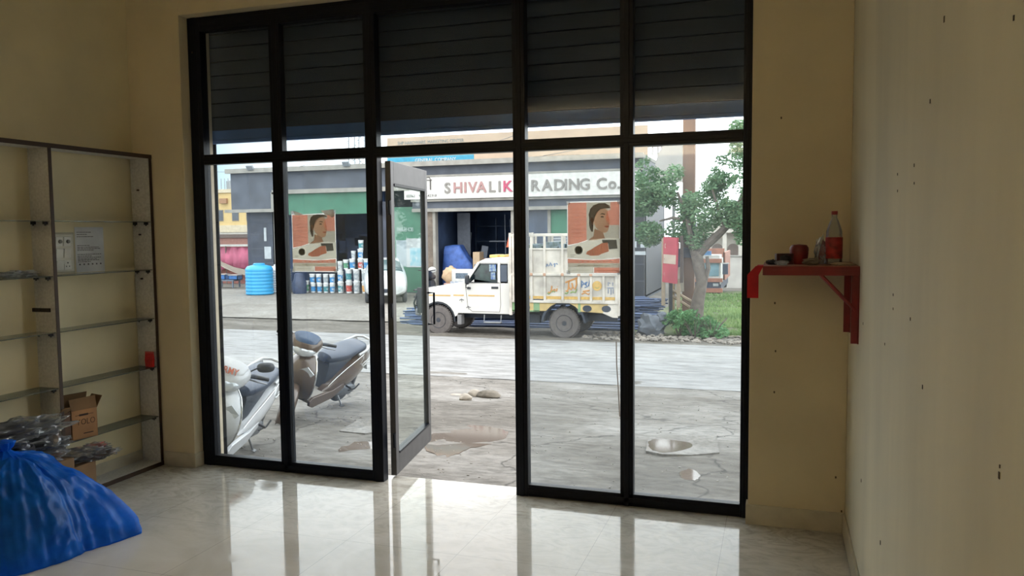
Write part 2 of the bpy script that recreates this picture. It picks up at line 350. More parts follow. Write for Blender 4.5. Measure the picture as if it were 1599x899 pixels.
# ---- ground, road, paving
def terrain(name, x0, x1, y0, y1, nx, ny, m, dz=0, amp=0, hf=None):
    vs = []; fs = []
    for j in range(ny+1):
        y = y0+(y1-y0)*j/ny
        for i in range(nx+1):
            x = x0+(x1-x0)*i/nx
            z = ground(x, y)+dz + amp*noise.noise(Vector((x*1.3, y*1.3, 3)))+amp*.5*noise.noise(Vector((x*5, y*5, 9)))
            if hf: z += hf(x, y)
            vs.append((x, y, z))
    for j in range(ny):
        for i in range(nx): a = j*(nx+1)+i; fs.append((a, a+1, a+nx+2, a+nx+1))
    b_ = MB(); b_.add(vs, fs); return b_.build(name, m, smooth=True)
def gmat(name, c1, c2, c3, scale, rough=.85, bump=.5, wet=0.0, stretch=(1,1,1), cracks=False):
    m = bpy.data.materials.new(name); m.use_nodes = True; t = m.node_tree; A = t.nodes.new; K = t.links.new; b = t.nodes['Principled BSDF']
    co = A('ShaderNodeTexCoord'); mp = A('ShaderNodeMapping'); mp.inputs['Scale'].default_value = stretch; K(co.outputs['Object'], mp.inputs[0])
    n1 = A('ShaderNodeTexNoise'); n1.inputs['Scale'].default_value = scale; n1.inputs['Detail'].default_value = 12; n1.inputs['Roughness'].default_value = .65; K(mp.outputs[0], n1.inputs['Vector'])
    n2 = A('ShaderNodeTexNoise'); n2.inputs['Scale'].default_value = scale*14; n2.inputs['Detail'].default_value = 8; n2.inputs['Roughness'].default_value = .7; K(mp.outputs[0], n2.inputs['Vector'])
    r = A('ShaderNodeValToRGB'); e = r.color_ramp.elements; e[0].position = .34; e[0].color = (*lin(c1), 1); e[1].position = .64; e[1].color = (*lin(c3), 1)
    q = e.new(.5); q.color = (*lin(c2), 1); K(n1.outputs['Fac'], r.inputs[0])
    r2 = A('ShaderNodeValToRGB'); r2.color_ramp.elements[0].position = .36; r2.color_ramp.elements[0].color = (.42,.41,.40,1); r2.color_ramp.elements[1].position = .58; r2.color_ramp.elements[1].color = (1,1,1,1); K(n2.outputs['Fac'], r2.inputs[0])
    mx = A('ShaderNodeMix'); mx.data_type = 'RGBA'; mx.blend_type = 'MULTIPLY'; mx.inputs['Factor'].default_value = .75; K(r.outputs[0], mx.inputs['A']); K(r2.outputs[0], mx.inputs['B'])
    last = mx.outputs['Result']
    if cracks:
        v = A('ShaderNodeTexVoronoi'); v.feature = 'DISTANCE_TO_EDGE'; v.inputs['Scale'].default_value = .32
        dn = A('ShaderNodeTexNoise'); dn.inputs['Scale'].default_value = 2.; dn.inputs['Detail'].default_value = 6; K(co.outputs['Object'], dn.inputs['Vector'])
        ad = A('ShaderNodeMix'); ad.data_type = 'RGBA'; ad.blend_type = 'ADD'; ad.inputs['Factor'].default_value = .6; K(co.outputs['Object'], ad.inputs['A']); K(dn.outputs['Color'], ad.inputs['B']); K(ad.outputs['Result'], v.inputs['Vector'])
        cr = A('ShaderNodeValToRGB'); cr.color_ramp.elements[0].position = .0; cr.color_ramp.elements[0].color = (.35,.35,.35,1); cr.color_ramp.elements[1].position = .006; cr.color_ramp.elements[1].color = (1,1,1,1); K(v.outputs['Distance'], cr.inputs[0])
        m2 = A('ShaderNodeMix'); m2.data_type = 'RGBA'; m2.blend_type = 'MULTIPLY'; m2.inputs['Factor'].default_value = 1; K(last, m2.inputs['A']); K(cr.outputs[0], m2.inputs['B']); last = m2.outputs['Result']
    K(last, b.inputs['Base Color']); b.inputs['Roughness'].default_value = rough; b.inputs['Specular IOR Level'].default_value = .25
    bp = A('ShaderNodeBump'); bp.inputs['Strength'].default_value = bump; bp.inputs['Distance'].default_value = .03; K(n2.outputs['Fac'], bp.inputs['Height']); K(bp.outputs[0], b.inputs['Normal'])
    return m
M_ap = gmat('rough_broken_concrete', ex((158,151,142),KH), ex((196,190,182),KH), ex((232,228,222),KH), .6, stretch=(.6,1.3,1), cracks=True)
M_road = gmat('pale_asphalt', ex((228,229,229),KH), ex((238,239,239),KH), ex((250,250,248),KH), .3, bump=.12, stretch=(.4,1.4,1))
M_soil = gmat('gravel_verge', ex((150,143,134),KH), ex((178,171,160),KH), ex((208,202,192),KH), 1.1, bump=.9, stretch=(.5,1,1))
M_pave = gmat('pale_paving', ex((206,199,188),KH), ex((226,220,210),KH), ex((240,236,228),KH), .7, bump=.5)
M_grass_g = gmat('grassy_soil', ex((130,150,100),KH), ex((160,176,124),KH), ex((190,190,150),KH), .8, bump=.9)
struct(terrain('ground', -45, 26, 4.96, 12.75, 260, 60, M_ap, amp=.018))
struct(terrain('ground_road', -60, 45, 12.3, 17.9, 60, 12, M_road, dz=.006))
struct(terrain('ground_verge', -60, 45, 17.6, 24, 260, 40, M_soil, amp=.05, dz=-.0, hf=lambda x, y: -.05*max(0, 1-(y-17.6)/.35)))
struct(terrain('ground_paving', -26, -6, 20.9, 31.5, 60, 20, M_pave, dz=.03, amp=.012))
struct(terrain('ground_far', -75, 60, 23.9, 90, 180, 60, M_soil, dz=-.02, amp=.03))
struct(terrain('ground_grass', -3.7, 8, 19.6, 44, 60, 60, M_grass_g, dz=.03, amp=.05))

# ================================================================== ROLLING SHUTTER
T = thing('rolling_shutter', 'dark ribbed steel rolling shutter half lowered behind the upper panes', 'shutter', (-2.1, 5.03, 2.37))
M_sh = mat('blued_shutter_steel', (48, 58, 76), .6, .0, n=(3, .2), stretch=(.3, 1, 1))
b_ = MB(); zs = 0.09; k = 0
while zs < 1.35:
    pr = [(-.002, zs), (-.012, zs+.004), (-.013, zs+.03), (-.012, zs+.094), (-.002, zs+.1), (.006, zs+.1), (.014, zs+.05), (.006, zs)]
    b_.prism(pr, -1.92, 1.99, 'x'); zs += .1; k += 1
b_.build('slat_curtain', M_sh, T, smooth=True, angle=30)
b_ = MB(); b_.box(-1.92, 1.99, -.012, .012, 0, .092); b_.box(-1.92, 1.99, -.02, .02, -.004, .02); b_.build('bottom_plate', mat('shutter_bottom_blue_glow', (74, 112, 176), .5, .0, n=(2, .25)), T, bevel=.003)  # blue of the reflected glow is put into the plate colour
for x in (-1.93, 1.97):
    b_ = MB(); b_.box(x-.025, x+.025, -.03, -.022, -2.6, 1.3); b_.box(x-.025, x+.025, .022, .03, -2.6, 1.3); g_ = b_
    g_.box(x-.03 if x < 0 else x+.022, x-.022 if x < 0 else x+.03, -.03, .03, -2.6, 1.3)
    if x > 0: g_.build('guide_rail', M_frame, T)
    else: g_.build('guide_rail', M_frame, T)
b_ = MB(); b_.lathe([(.16,-1.95),(.16,2.0)], (0, .12, 1.42), 'x', 20); b_.build('roller_drum', M_sh, T, smooth=True)

# ================================================================== CEILING FAN (mirrored in the upper glass)
T = thing('ceiling_fan', 'brown three-blade ceiling fan hanging on a rod from the ceiling', 'fan', (-2.05, 2.7, 0))
M_fan = mat('fan_brown', (58, 44, 36), .4)
b_ = MB(); b_.lathe([(.0,3.62),(.07,3.62),(.065,3.58),(.02,3.54),(.012,3.53)][::-1], n=16); b_.build('canopy', M_fan, T, smooth=True)
b_ = MB(); b_.tube([(0,0,3.55),(0,0,3.05)], .011); b_.build('down_rod', M_fan, T)
b_ = MB(); b_.lathe([(0,2.9),(.07,2.9),(.11,2.93),(.12,2.98),(.08,3.03),(.03,3.08),(.012,3.09)], n=20); b_.build('motor', M_fan, T, smooth=True)
for k in range(3):
    b_ = MB(); b_.T = Matrix.Rotation(2*pi*k/3+.4, 4, 'Z') @ Matrix.Translation((0,0,2.96)) @ Matrix.Rotation(.16, 4, 'X')
    b_.prism([(.1,-.03),(.2,-.05),(.6,-.065),(.62,.06),(.2,.05),(.1,.03)], -.003, .003, 'z'); b_.build('blade', M_fan, T)

# ================================================================== ADDED FILL LIGHT, unseen behind the camera, brightens the dim walls
M_fill = mat('fill_light_glow', (255, 246, 236), .6, n=(1,0), emit=FILL)
T = thing('added_fill_light', 'added unseen white trough light on the rear wall shining up at the ceiling', 'added light', (-2.05, YB+.12, 2.75))
b_ = MB(); b_.box(-1.9,1.9,-.11,.11,-.03,0); b_.box(-1.9,1.9,.09,.11,0,.09); b_.box(-1.9,1.9,-.11,-.09,0,.09); b_.box(-1.9,-1.88,-.09,.09,0,.09); b_.box(1.88,1.9,-.09,.09,0,.09); b_.build('fill_light_housing', M_sw0, T)
b_ = MB(); b_.box(-1.86,1.86,-.08,.08,.01,.04); b_.build('fill_light_surface', M_fill, T)

# ================================================================== DISPLAY SHELF ON THE LEFT WALL
XS = -4.30
T = thing('display_shelf_unit', 'tall grey laminate wall shelf unit with thin glass shelves on the left wall', 'shelf unit', (XL, 3.8, 0))
def loc(b_, name, m, parent=None, **k):      # build with world coordinates under an Empty without rotation
    P = parent or T; o = P
    off = Vector((0,0,0))
    while o is not None: off += o.location; o = o.parent
    b_.v = [tuple(Vector(p)-off) for p in b_.v]
    return b_.build(name, m, P, **k)
x0, x1 = XL+.012, XS
ups = [4.70, 3.86, 3.02]
for i, y in enumerate(ups):
    b_ = MB(); b_.box(x0, x1-.002, y-.011, y+.011, .03, 2.26); loc(b_, 'upright_board', M_lam)
    b_ = MB(); b_.box(x1-.002, x1+.002, y-.012, y+.012, .03, 2.26); loc(b_, 'edge_band', M_edge)
b_ = MB(); b_.box(x0, x1, 3.0, 4.712, 2.245, 2.268); loc(b_, 'top_board', M_lam)
b_ = MB(); b_.box(x1, x1+.004, 3.0, 4.714, 2.243, 2.271); loc(b_, 'edge_band', M_edge)
b_ = MB(); b_.box(x0, x1, 3.0, 4.712, .004, .032); loc(b_, 'bottom_board', M_lam)
b_ = MB(); b_.box(x1, x1+.004, 3.0, 4.714, .0, .030); loc(b_, 'edge_band', M_edge)
levs = [1.79, 1.445, 1.09, .735, .368]
for z in levs:
    for (ya, yc) in ((3.873, 4.687), (3.033, 3.847)):
        b_ = MB(); b_.box(x0+.003, x1-.006, ya, yc, z-.003, z+.003); sh_ = loc(b_, 'glass_shelf', M_shelfglass)
        for yy in (ya+.012, yc-.012):
            for xx in (x0+.035, x1-.035):
                b_ = MB(); b_.box(xx-.009, xx+.009, yy-.012, yy+.012, z-.02, z-.003); b_.tube([(xx,yy,z-.018),(xx,yy,z-.028)], .005, 6)
                loc(b_, 'shelf_clip', M_plk, sh_)
for (dy, dz) in ((0,1.62),(0,1.30),(0,.98)):
    b_ = MB(); b_.tube([(x0+.07, ups[0]-.012, dz+.4),(x0+.07, ups[0]-.03, dz+.4)], .006, 6); loc(b_, 'screw', M_edge)

# switchboard
T = thing('switchboard', 'white modular wall switchboard with six switches and sockets behind the glass shelves', 'switchboard', (XL, 4.09, 1.585))
b_ = MB(); b_.box(0, .010, -.085, .075, -.125, .125); b_.build('cover_plate', mat('cream_plastic', (206, 202, 186), .4), T, bevel=.004)
b_ = MB(); b_.box(0, .004, -.095, .085, -.135, .135); b_.build('back_box', mat('putty', (176, 170, 148), .7), T)
M_sw = mat('switch_white', (224, 222, 212), .35)
for r in range(3):
    for c in range(2):
        y0_ = -.07+c*.062; z0_ = .045-r*.078
        b_ = MB()
        if r == 2 and c == 1:
            b_.box(.010, .014, y0_, y0_+.056, z0_, z0_+.062); s_ = b_.build('socket', M_sw, T, bevel=.001)
            b_ = MB()
            for (yy, zz, rr) in ((.028,.045,.005),(.016,.022,.004),(.04,.022,.004)): b_.lathe([(rr,.0138),(rr,.0146)], (0, y0_+yy, z0_+zz), 'x', 10)
            b_.build('socket_holes', M_dark, s_)
        else:
            b_.prism([(.010, z0_),(.016, z0_),(.024, z0_+.06),(.010, z0_+.062)], y0_, y0_+.054, 'y')
            s_ = b_.build('switch_rocker', M_sw, T, bevel=.001)
            if r == 0:
                b_ = MB(); b_.lathe([(.0,.032),(.011,.031),(.013,.02)][::-1], (0, y0_+.03, z0_+.03), 'x', 12); b_.build('regulator_knob', mat('knob_grey', (120,116,104), .5), s_)
# paper notice on the wall
T = thing('paper_notice', 'printed white paper notice taped on the left wall beside the switchboard', 'paper', (XL+.002, 4.30, 1.6))
b_ = MB(); b_.box(0, .0015, -.115, .125, -.15, .155); b_.build('sheet', M_paper, T)
b_ = MB(); random.seed(4)
for z, a in ((.12,.5),(.105,.35),(.09,.6),(.03,.5),(.018,.85),(.008,.9),(-.002,.6),(-.03,.95),(-.042,.5),(-.052,.95),(-.062,.8),(-.07,.9),(-.08,.5)):
    yy = -.1
    while yy < -.1+.2*a:
        l_ = random.uniform(.008,.025); b_.box(.0015,.0019, yy, yy+l_, z-.002, z+.0022); yy += l_+.004
for k in range(6): b_.box(.0015,.0019, -.09+k*.035, -.078+k*.035, -.102, -.092)
b_.build('text_lettering', mat('print_ink', (92, 92, 98), .9), T)
# dark hook plate on the left bay
T = MB(); T.box(-4.455, -4.449, 3.30, 3.49, 1.215, 1.235); T.box(-4.48, -4.449, 3.38, 3.40, 1.217, 1.233)
T = MB(); T.box(-.09, .09, -.006, .006, -.012, .012); T.box(-.02,.02,-.012,.0,-.006,.006)
o_ = T.build('label_strip', mat('dark_brown_strip', (46, 36, 26), .6)); o_.location = (-4.43, 3.842, 1.232)
tag(o_, 'short dark brown strip fixed flat across the middle upright of the shelf unit', 'strip')
# crumpled clear film on the left shelf
M_film = glass('clear_plastic_film', tint=(.92,.93,.94), dirt=.35, refl=2.2, dirtcol=(.8,.82,.84), scale=12)
def crumple(name, c, r, seed, m, amp=.35, fr=2.5, sub=4, flat=-1):
    b_ = MB(); b_.blob(c, r, sub, amp, fr, seed, flat*r[2]); return b_
b_ = MB(); b_.blob((0,0,.016), (.05,.13,.02), 4, .35, 3, 5); o_ = b_.build('plastic_film', M_film, smooth=True); o_.location = (-4.40, 3.68, 1.452)
tag(o_, 'scrap of crumpled clear plastic film on the glass shelf of the left bay', 'plastic film')
# red pouch leaning in the shelf corner
T = thing('red_sachet', 'small red foil sachet standing against the end upright of the shelf', 'sachet', (-4.335, 4.655, .74))
b_ = MB(); b_.rings([[(-.035+.0*z, -.006, z),(.035, -.006, z),(.035,.006,z),(-.035,.006,z)] for z in (0,.004)]+[[(-.034,-.012,.05),(.034,-.012,.05),(.034,.012,.05),(-.034,.012,.05)],[(-.036,-.003,.1),(.036,-.003,.1),(.036,.003,.1),(-.036,.003,.1)]])
b_.build('pouch', mat('red_foil', (186, 34, 40), .35, n=(30,.25)), T, smooth=True)
b_ = MB(); b_.box(-.037,.037,-.0035,.0035,.1,.112); b_.build('crimped_seal', mat('pale_red', (196, 90, 84), .5), T)

# cardboard box with the word on it
M_card = mat('brown_cardboard', (166, 122, 82), .8, n=(8, .1)); M_cardd = mat('cardboard_inside', (128, 98, 66), .85)
T = thing('cardboard_box', 'open brown cardboard box with printed capital letters standing on the lowest glass shelf', 'box', (-4.375, 4.05, .372), radians(-14))
t_ = .004; bw, bd, bh = .14, .17, .19
b_ = MB(); b_.box(-bw/2,bw/2,-bd/2,bd/2,0,t_); b_.box(-bw/2,-bw/2+t_,-bd/2,bd/2,0,bh); b_.box(bw/2-t_,bw/2,-bd/2,bd/2,0,bh); b_.box(-bw/2,bw/2,-bd/2,-bd/2+t_,0,bh); b_.box(-bw/2,bw/2,bd/2-t_,bd/2,0,bh)
b_.build('carton', M_card, T)
def flap(pts, name='flap', m=M_cardd): b2 = MB(); b2.poly(pts); b2.build(name, m, T, solid=.004)
flap([(bw/2,-bd/2,bh),(bw/2,bd/2,bh),(bw/2-.035,bd/2+.01,bh+.075),(bw/2-.035,-bd/2+.005,bh+.07)])
flap([(-bw/2,-bd/2,bh),(-bw/2,bd/2,bh),(-bw/2+.01,bd/2+.01,bh+.09),(-bw/2+.01,-bd/2+.02,bh+.09)])
flap([(-bw/2,bd/2,bh),(bw/2,bd/2,bh),(bw/2-.01,bd/2+.045,bh+.07),(-bw/2+.01,bd/2+.045,bh+.07)])
flap([(-bw/2,-bd/2,bh),(bw/2,-bd/2,bh),(bw/2-.01,-bd/2-.04,bh+.03),(-bw/2+.01,-bd/2-.04,bh+.03)])
M_ink = mat('brown_ink', (58, 42, 34), .8)
text_mesh('printed_word', 'YOLO', M_ink, T, (bw/2+.001, -.055, .092), .056, .0004, (pi/2, 0, pi/2), 1.02, -.0008, .82)
b_ = MB(); b_.box(bw/2, bw/2+.0008, -.035, .025, .15, .163); b_.box(bw/2, bw/2+.0008, -.06, .06, .155, .158); b_.box(bw/2, bw/2+.0008, -.01, .055, .03, .036); b_.build('box_lettering', M_ink, T)
T = thing('cardboard_box', 'dark brown cardboard box half hidden behind the open lettered box and the heap', 'box', (-4.385, 3.895, .372), radians(3))
b_ = MB(); b_.box(-.06,.06,-.03,.045,0,.19); b_.build('carton', mat('dark_cardboard', (92, 66, 48), .85), T, bevel=.002)
b_ = MB(); b_.poly([(.06,-.055,.19),(.06,.02,.19),(.10,.02,.23),(.10,-.055,.23)]); b_.build('flap', M_cardd, T, solid=.004)

# heap of plastic-wrapped parts on the floor in front of the shelf, behind the blue bag
def pack(label, c, r, seed, m_in, rot=0, core=None):
    T = thing('plastic_packet', label, 'packet', c, rot)
    b_ = MB(); b_.blob((0,0,0), (r[0]*.82, r[1]*.86, r[2]*.8), 3, .3, 2.6, seed); b_.build('contents', m_in, T, smooth=True)
    if core: 
        random.seed(seed)
        for k in range(core):
            a = random.uniform(-r[1], r[1])*.7; z = random.uniform(-.3,.6)*r[2]; x = random.uniform(.0,.7)*r[0]
            R = random.uniform(.015,.035); b_ = MB()
            b_.T = Matrix.Translation((x, a, z)) @ Matrix.Rotation(random.uniform(-1,1), 4, 'Z') @ Matrix.Rotation(random.uniform(0,1.5), 4, 'X')
            b_.lathe([(R*.5,-.02),(R,-.016),(R,.016),(R*.5,.02)], n=14)
            b_.build('round_fitting', mat('grey_metal_fitting', (150,150,154), .3, .7), T, smooth=True)
    b_ = MB(); b_.blob((0,0,0), r, 4, .33, 3.2, seed+3); b_.build('clear_wrap', M_wrap, T, smooth=True)
    return T
M_wrap = glass('clear_wrap_film', tint=(.95,.95,.96), dirt=.17, refl=2.2, dirtcol=(.85,.87,.9), scale=9)
M_bk = mat('black_parts', (26, 26, 30), .35, n=(18, .6)); M_bk2 = mat('black_grey_parts', (64, 62, 64), .35, n=(14, .6), rgb2=(20,20,22))
M_mix = mat('mixed_small_goods', (190, 176, 150), .5, n=(16,.5), rgb2=(44,52,84)); M_tan = mat('tan_goods', (178, 134, 104), .5, n=(12,.4))
M_redg = mat('pink_goods', (214, 110, 96), .5, n=(12,.4))
pack('long silvery clear wrapped packet of black parts topmost on the heap by the shelf', (-4.17, 3.42, .57), (.09,.27,.065), 1, M_bk2, radians(-12), 5)
pack('dark packet of round black motor parts below the topmost silvery packet', (-4.17, 3.50, .455), (.09,.23,.055), 2, M_bk, radians(-14), 8)
pack('flat clear packet of small mixed blue and cream items at the right of the heap', (-4.17, 3.83, .335), (.08,.16,.03), 3, M_mix, radians(-18))
pack('packet with pinkish red goods lying against the cardboard box', (-4.16, 3.97, .345), (.05,.07,.022), 6, M_redg, radians(-20))
pack('flat packet of brown and black pieces lowest at the right end of the heap', (-4.16, 3.94, .30), (.085,.15,.03), 7, mat('brown_black_goods', (120,92,70), .5, n=(20,.5), rgb2=(28,24,22)), radians(-15))
pack('tan wrapped packet between the dark motor parts and the blue bag', (-4.15, 3.56, .378), (.08,.14,.035), 8, M_tan, radians(-10))
pack('dark wrapped packet at the left edge of the heap over the blue bag', (-4.18, 3.24, .43), (.09,.12,.08), 9, M_bk, 0, 4)
# the carton that carries the heap
T = thing('cardboard_box', 'low carton under the heap of wrapped packets behind the blue bag', 'box', (-4.18, 3.62, 0))
b_ = MB(); b_.box(-.09,.09,-.45,.12,0,.34); b_.box(-.09,.07,.12,.30,0,.27); b_.build('carton', M_cardd, T, bevel=.004)
b_ = MB(); b_.box(-.02,.02,-.45,.12,.3402,.342); b_.build('tape', mat('packing_tape', (150,120,80), .3), T)

# ---- blue garbage bag
def bag():
    T = thing('garbage_bag', 'large tied blue plastic garbage bag lying on the tiles below the shelf', 'bag', (-3.87, 3.22, 0))
    b_ = MB(); NT, NZ = 240, 64; vs = []; fs = []
    random.seed(2)
    tip = math.atan2(.36, .46); pk = Vector((-.12, .02))
    def foot(t):
        r = .35+.03*noise.noise(Vector((cos(t)*2, sin(t)*2, 1)))*2
        d = abs(t-tip)
        r += .185*max(0, 1-d/.55)**1.2                             # drawn-out corner towards the door
        r += .04*max(0, min(1, (-sin(t)-.0)*1.6))
        if cos(t) < 0: r *= 1-.42*abs(cos(t))
        return r
    def ridge(v): return 1-abs(noise.noise(v))*2
    for i in range(NZ+1):
        s = i/NZ
        for j in range(NT):
            t = 2*pi*j/NT-pi; R = foot(t)
            h = sin(s*pi/2); sl = max(0, 1-abs(t-tip)/.95)
            prof = (cos(s*pi/2))**(.60+1.15*sl)
            rr = R*prof*(1+.06*sin(pi*min(1, s*1.4))*(1-sl))
            z = .50*h
            f = ridge(Vector((t*5.5, s*1.2, 4)))*.016 + ridge(Vector((t*13+s*3, s*2.5, 8)))*.004 + ridge(Vector((cos(t)*5+s*4, sin(t)*5, s*5)))*.007
            f += ridge(Vector((t*4-s*7, s*9, 2)))*.008
            # two long creases running out to the drawn corner
            f += .02*max(0, 1-abs(t-tip-.10-.25*s)/.07)*(1-s)-.014*max(0, 1-abs(t-tip+.12-.2*s)/.08)*(1-s)
            rr = max(.001, rr+(f-.012)*min(1, (1-s)*5)*min(1, s*6+.5))
            c = pk*h
            z += (ridge(Vector((t*3.5, s*4, 1)))*.018+ridge(Vector((rr*cos(t)*16, rr*sin(t)*16, 1)))*.008-.016)*min(1, s*3)*(1-s*.5)
            vs.append((c.x+rr*cos(t), c.y+rr*sin(t), max(0.002, z)))
    for i in range(NZ):
        for j in range(NT): fs.append((i*NT+j, i*NT+(j+1) % NT, (i+1)*NT+(j+1) % NT, (i+1)*NT+j))
    fs.append(tuple(range(NT))[::-1])
    b_.add(vs, fs)
    m = mat('blue_bag_plastic', (30, 132, 236), .34, n=(9, .25), bump=.12, trans=.4, spec=.45)
    nt_ = m.node_tree; o_n = nt_.nodes['Material Output']; prev = o_n.inputs[0].links[0].from_socket
    tp = nt_.nodes.new('ShaderNodeBsdfTransparent'); tp.inputs[0].default_value = (.12, .42, .95, 1); mx_ = nt_.nodes.new('ShaderNodeMixShader'); mx_.inputs[0].default_value = .36
    nt_.links.new(prev, mx_.inputs[1]); nt_.links.new(tp.outputs[0], mx_.inputs[2]); nt_.links.new(mx_.outputs[0], o_n.inputs[0])
    b_.build('bag_body', m, T, smooth=True, angle=180)
    b_ = MB(); b_.blob((-.03, -.05, .17), (.235,.27,.16), 3, .10, 2, 3, -.95); b_.build('bag_contents', mat('dark_refuse', (20, 22, 26), .8), T, smooth=True)
    # knotted neck
    b_ = MB(); n_ = 20; rs = []
    for k, (h, r) in enumerate([(0,.07),(.02,.035),(.035,.02),(.05,.035),(.08,.05),(.085,.03)]):
        rs.append([(-.13+ r*cos(2*pi*j/n_)*(1+.3*(j % 2))-h*.3, -.0+r*sin(2*pi*j/n_)*(1+.3*(j % 2)), .495+h) for j in range(n_)])
    b_.rings(rs); b_.build('tied_neck', m, T, smooth=True)
bag()

# ================================================================== RED CORNER SHELF AND WHAT STANDS ON IT
T = thing('red_wall_shelf', 'red painted corner shelf on steel angle brackets fixed to the right wall', 'wall shelf', (XR, 4.38, 1.5))
M_red = mat('dark_red_paint', (122, 22, 22), .5, n=(9,.25))
b_ = MB(); b_.box(-.44, 0, -.23, .30, -.005, .014); b_.build('board', mat('shelf_board_top', (150, 96, 74), .7, n=(14,.3)), T)
b_ = MB(); b_.box(-.44, 0, -.234, -.22, -.032, .012); b_.build('front_apron', M_red, T, bevel=.002)
b_ = MB(); b_.box(-.444, -.432, -.23, .30, -.032, .012); b_.build('side_apron', M_red, T, bevel=.002)
for y in (-.22, .24):
    b_ = MB(); b_.box(-.035, -.001, y-.003, y+.003, -.36, -.005); b_.box(-.006, -.001, y-.018, y+.018, -.36, -.005)
    b_.box(-.40, -.006, y-.018, y+.018, -.012, -.006); b_.build('angle_bracket', M_red, T)
    b_ = MB(); b_.tube([(-.19, y, -.012), (-.015, y, -.20)], .009, 6); b_.build('brace', M_red, T)
# red cloth strip hanging off the shelf's left end
b_ = MB(); b_.rings([[(-.45, y0_, z) , (-.45-.004, y0_, z), (-.45-.004, y1_, z), (-.45, y1_, z)] for (y0_, y1_, z) in ((-.24,-.14,.012),(-.245,-.14,-.05),(-.24,-.15,-.10),(-.24,-.145,-.145))])
b_.v = [(x-.012-.5*max(0, -z)*.2, y, z) for x, y, z in b_.v]
b_.T = Matrix.Identity(4); b_.box(-.47,-.44,-.24,-.14,.012,.016)
b_.box(-.516, -.462, -.242, -.236, -.145, -.03); b_.prism([(-.516,-.03),(-.462,-.03),(-.44,.014),(-.476,.014)], -.242, -.236, 'y')
o_ = b_.build('red_cloth_strip', mat('bright_red_cloth', (196, 30, 40), .7, n=(20,.15), trans=.25)); o_.location = (XR, 4.38, 1.5)
tag(o_, 'bright red cloth strip hanging over the left end of the red corner shelf', 'cloth')
# bottle
T = thing('plastic_bottle', 'clear plastic bottle with red cap and red label on the corner shelf', 'bottle', (.265, 4.36, 1.514))
b_ = MB(); b_.lathe([(.0,.0),(.036,.0),(.04,.01),(.04,.12),(.038,.17),(.022,.215),(.013,.235),(.013,.252)], n=24); b_.build('bottle_body', glass('bottle_plastic', tint=(.8,.82,.8), dirt=.2, refl=1.4), T, smooth=True)
b_ = MB(); b_.lathe([(.0405,.03),(.0412,.032),(.0412,.135),(.0405,.137)], n=24); b_.build('label_sleeve', mat('bottle_label_red', (150, 26, 26), .5, n=(30,.5)), T, smooth=True)
b_ = MB(); b_.lathe([(.0155,.25),(.0155,.268),(.0,.268)], n=16); b_.build('cap', mat('cap_red', (140, 20, 22), .4), T, smooth=True)
# second, tilted packet beside the bottle
T = thing('plastic_bag', 'crumpled translucent bag leaning on the left side of the bottle', 'plastic bag', (.205, 4.37, 1.514))
b_ = MB(); b_.blob((0,0,.062), (.03,.03,.068), 3, .35, 3, 12); b_.build('film', M_film, T, smooth=True)
b_ = MB(); b_.prism([(-.02,.01),(.014,.0),(.02,.11),(.006,.125)], -.004, .004, 'y'); b_.build('red_print', M_red, T)
# cup
T = thing('red_pot', 'small dark red pot with a rounded lid in the middle of the corner shelf', 'pot', (.10, 4.38, 1.514))
b_ = MB(); b_.lathe([(0,0),(.03,0),(.042,.02),(.046,.06),(.044,.066)], n=20); b_.build('pot_body', M_red, T, smooth=True)
b_ = MB(); b_.lathe([(.047,.066),(.046,.085),(.036,.098),(0,.102)], n=20); b_.build('lid', mat('maroon_lid', (110, 20, 20), .4), T, smooth=True)
T = thing('oil_lamp_box', 'dark red and black carton beside the left of the red pot', 'box', (.03, 4.36, 1.514), .2)
b_ = MB(); b_.box(-.045,.04,-.025,.025,0,.055); b_.build('carton', mat('maroon_carton', (70, 16, 16), .6, n=(25,.6)), T, bevel=.003)
b_ = MB(); b_.blob((.0,-.03,.03),(.03,.008,.02),2,.2,2,1); b_.build('black_wrapper', M_plk, T, smooth=True)
for i, (x, y, r, m, lb) in enumerate([(-.035,4.30,(.028,.015,.013), M_plk, 'small black rubber piece near the left end of the corner shelf'),
        (.015,4.25,(.032,.014,.012), M_film, 'small clear wrapped piece at the front edge of the corner shelf'),
        (.155,4.27,(.04,.02,.018), mat('grey_rag',(120,108,96),.9), 'crumpled grey rag at the front of the corner shelf before the bottle'),
        (.30,4.24,(.05,.012,.008), mat('pale_stick',(170,150,124),.8), 'pale flat stick lying at the right end of the corner shelf')]):
    b_ = MB(); b_.blob((0,0,0), r, 3, .3, 2.5, i+20); o_ = b_.build(['rubber_piece','wrapped_piece','rag','flat_stick'][i], m, smooth=True); o_.location = (x, y, 1.514+r[2]*.9)
    tag(o_, lb, ['rubber piece','packet','rag','stick'][i])

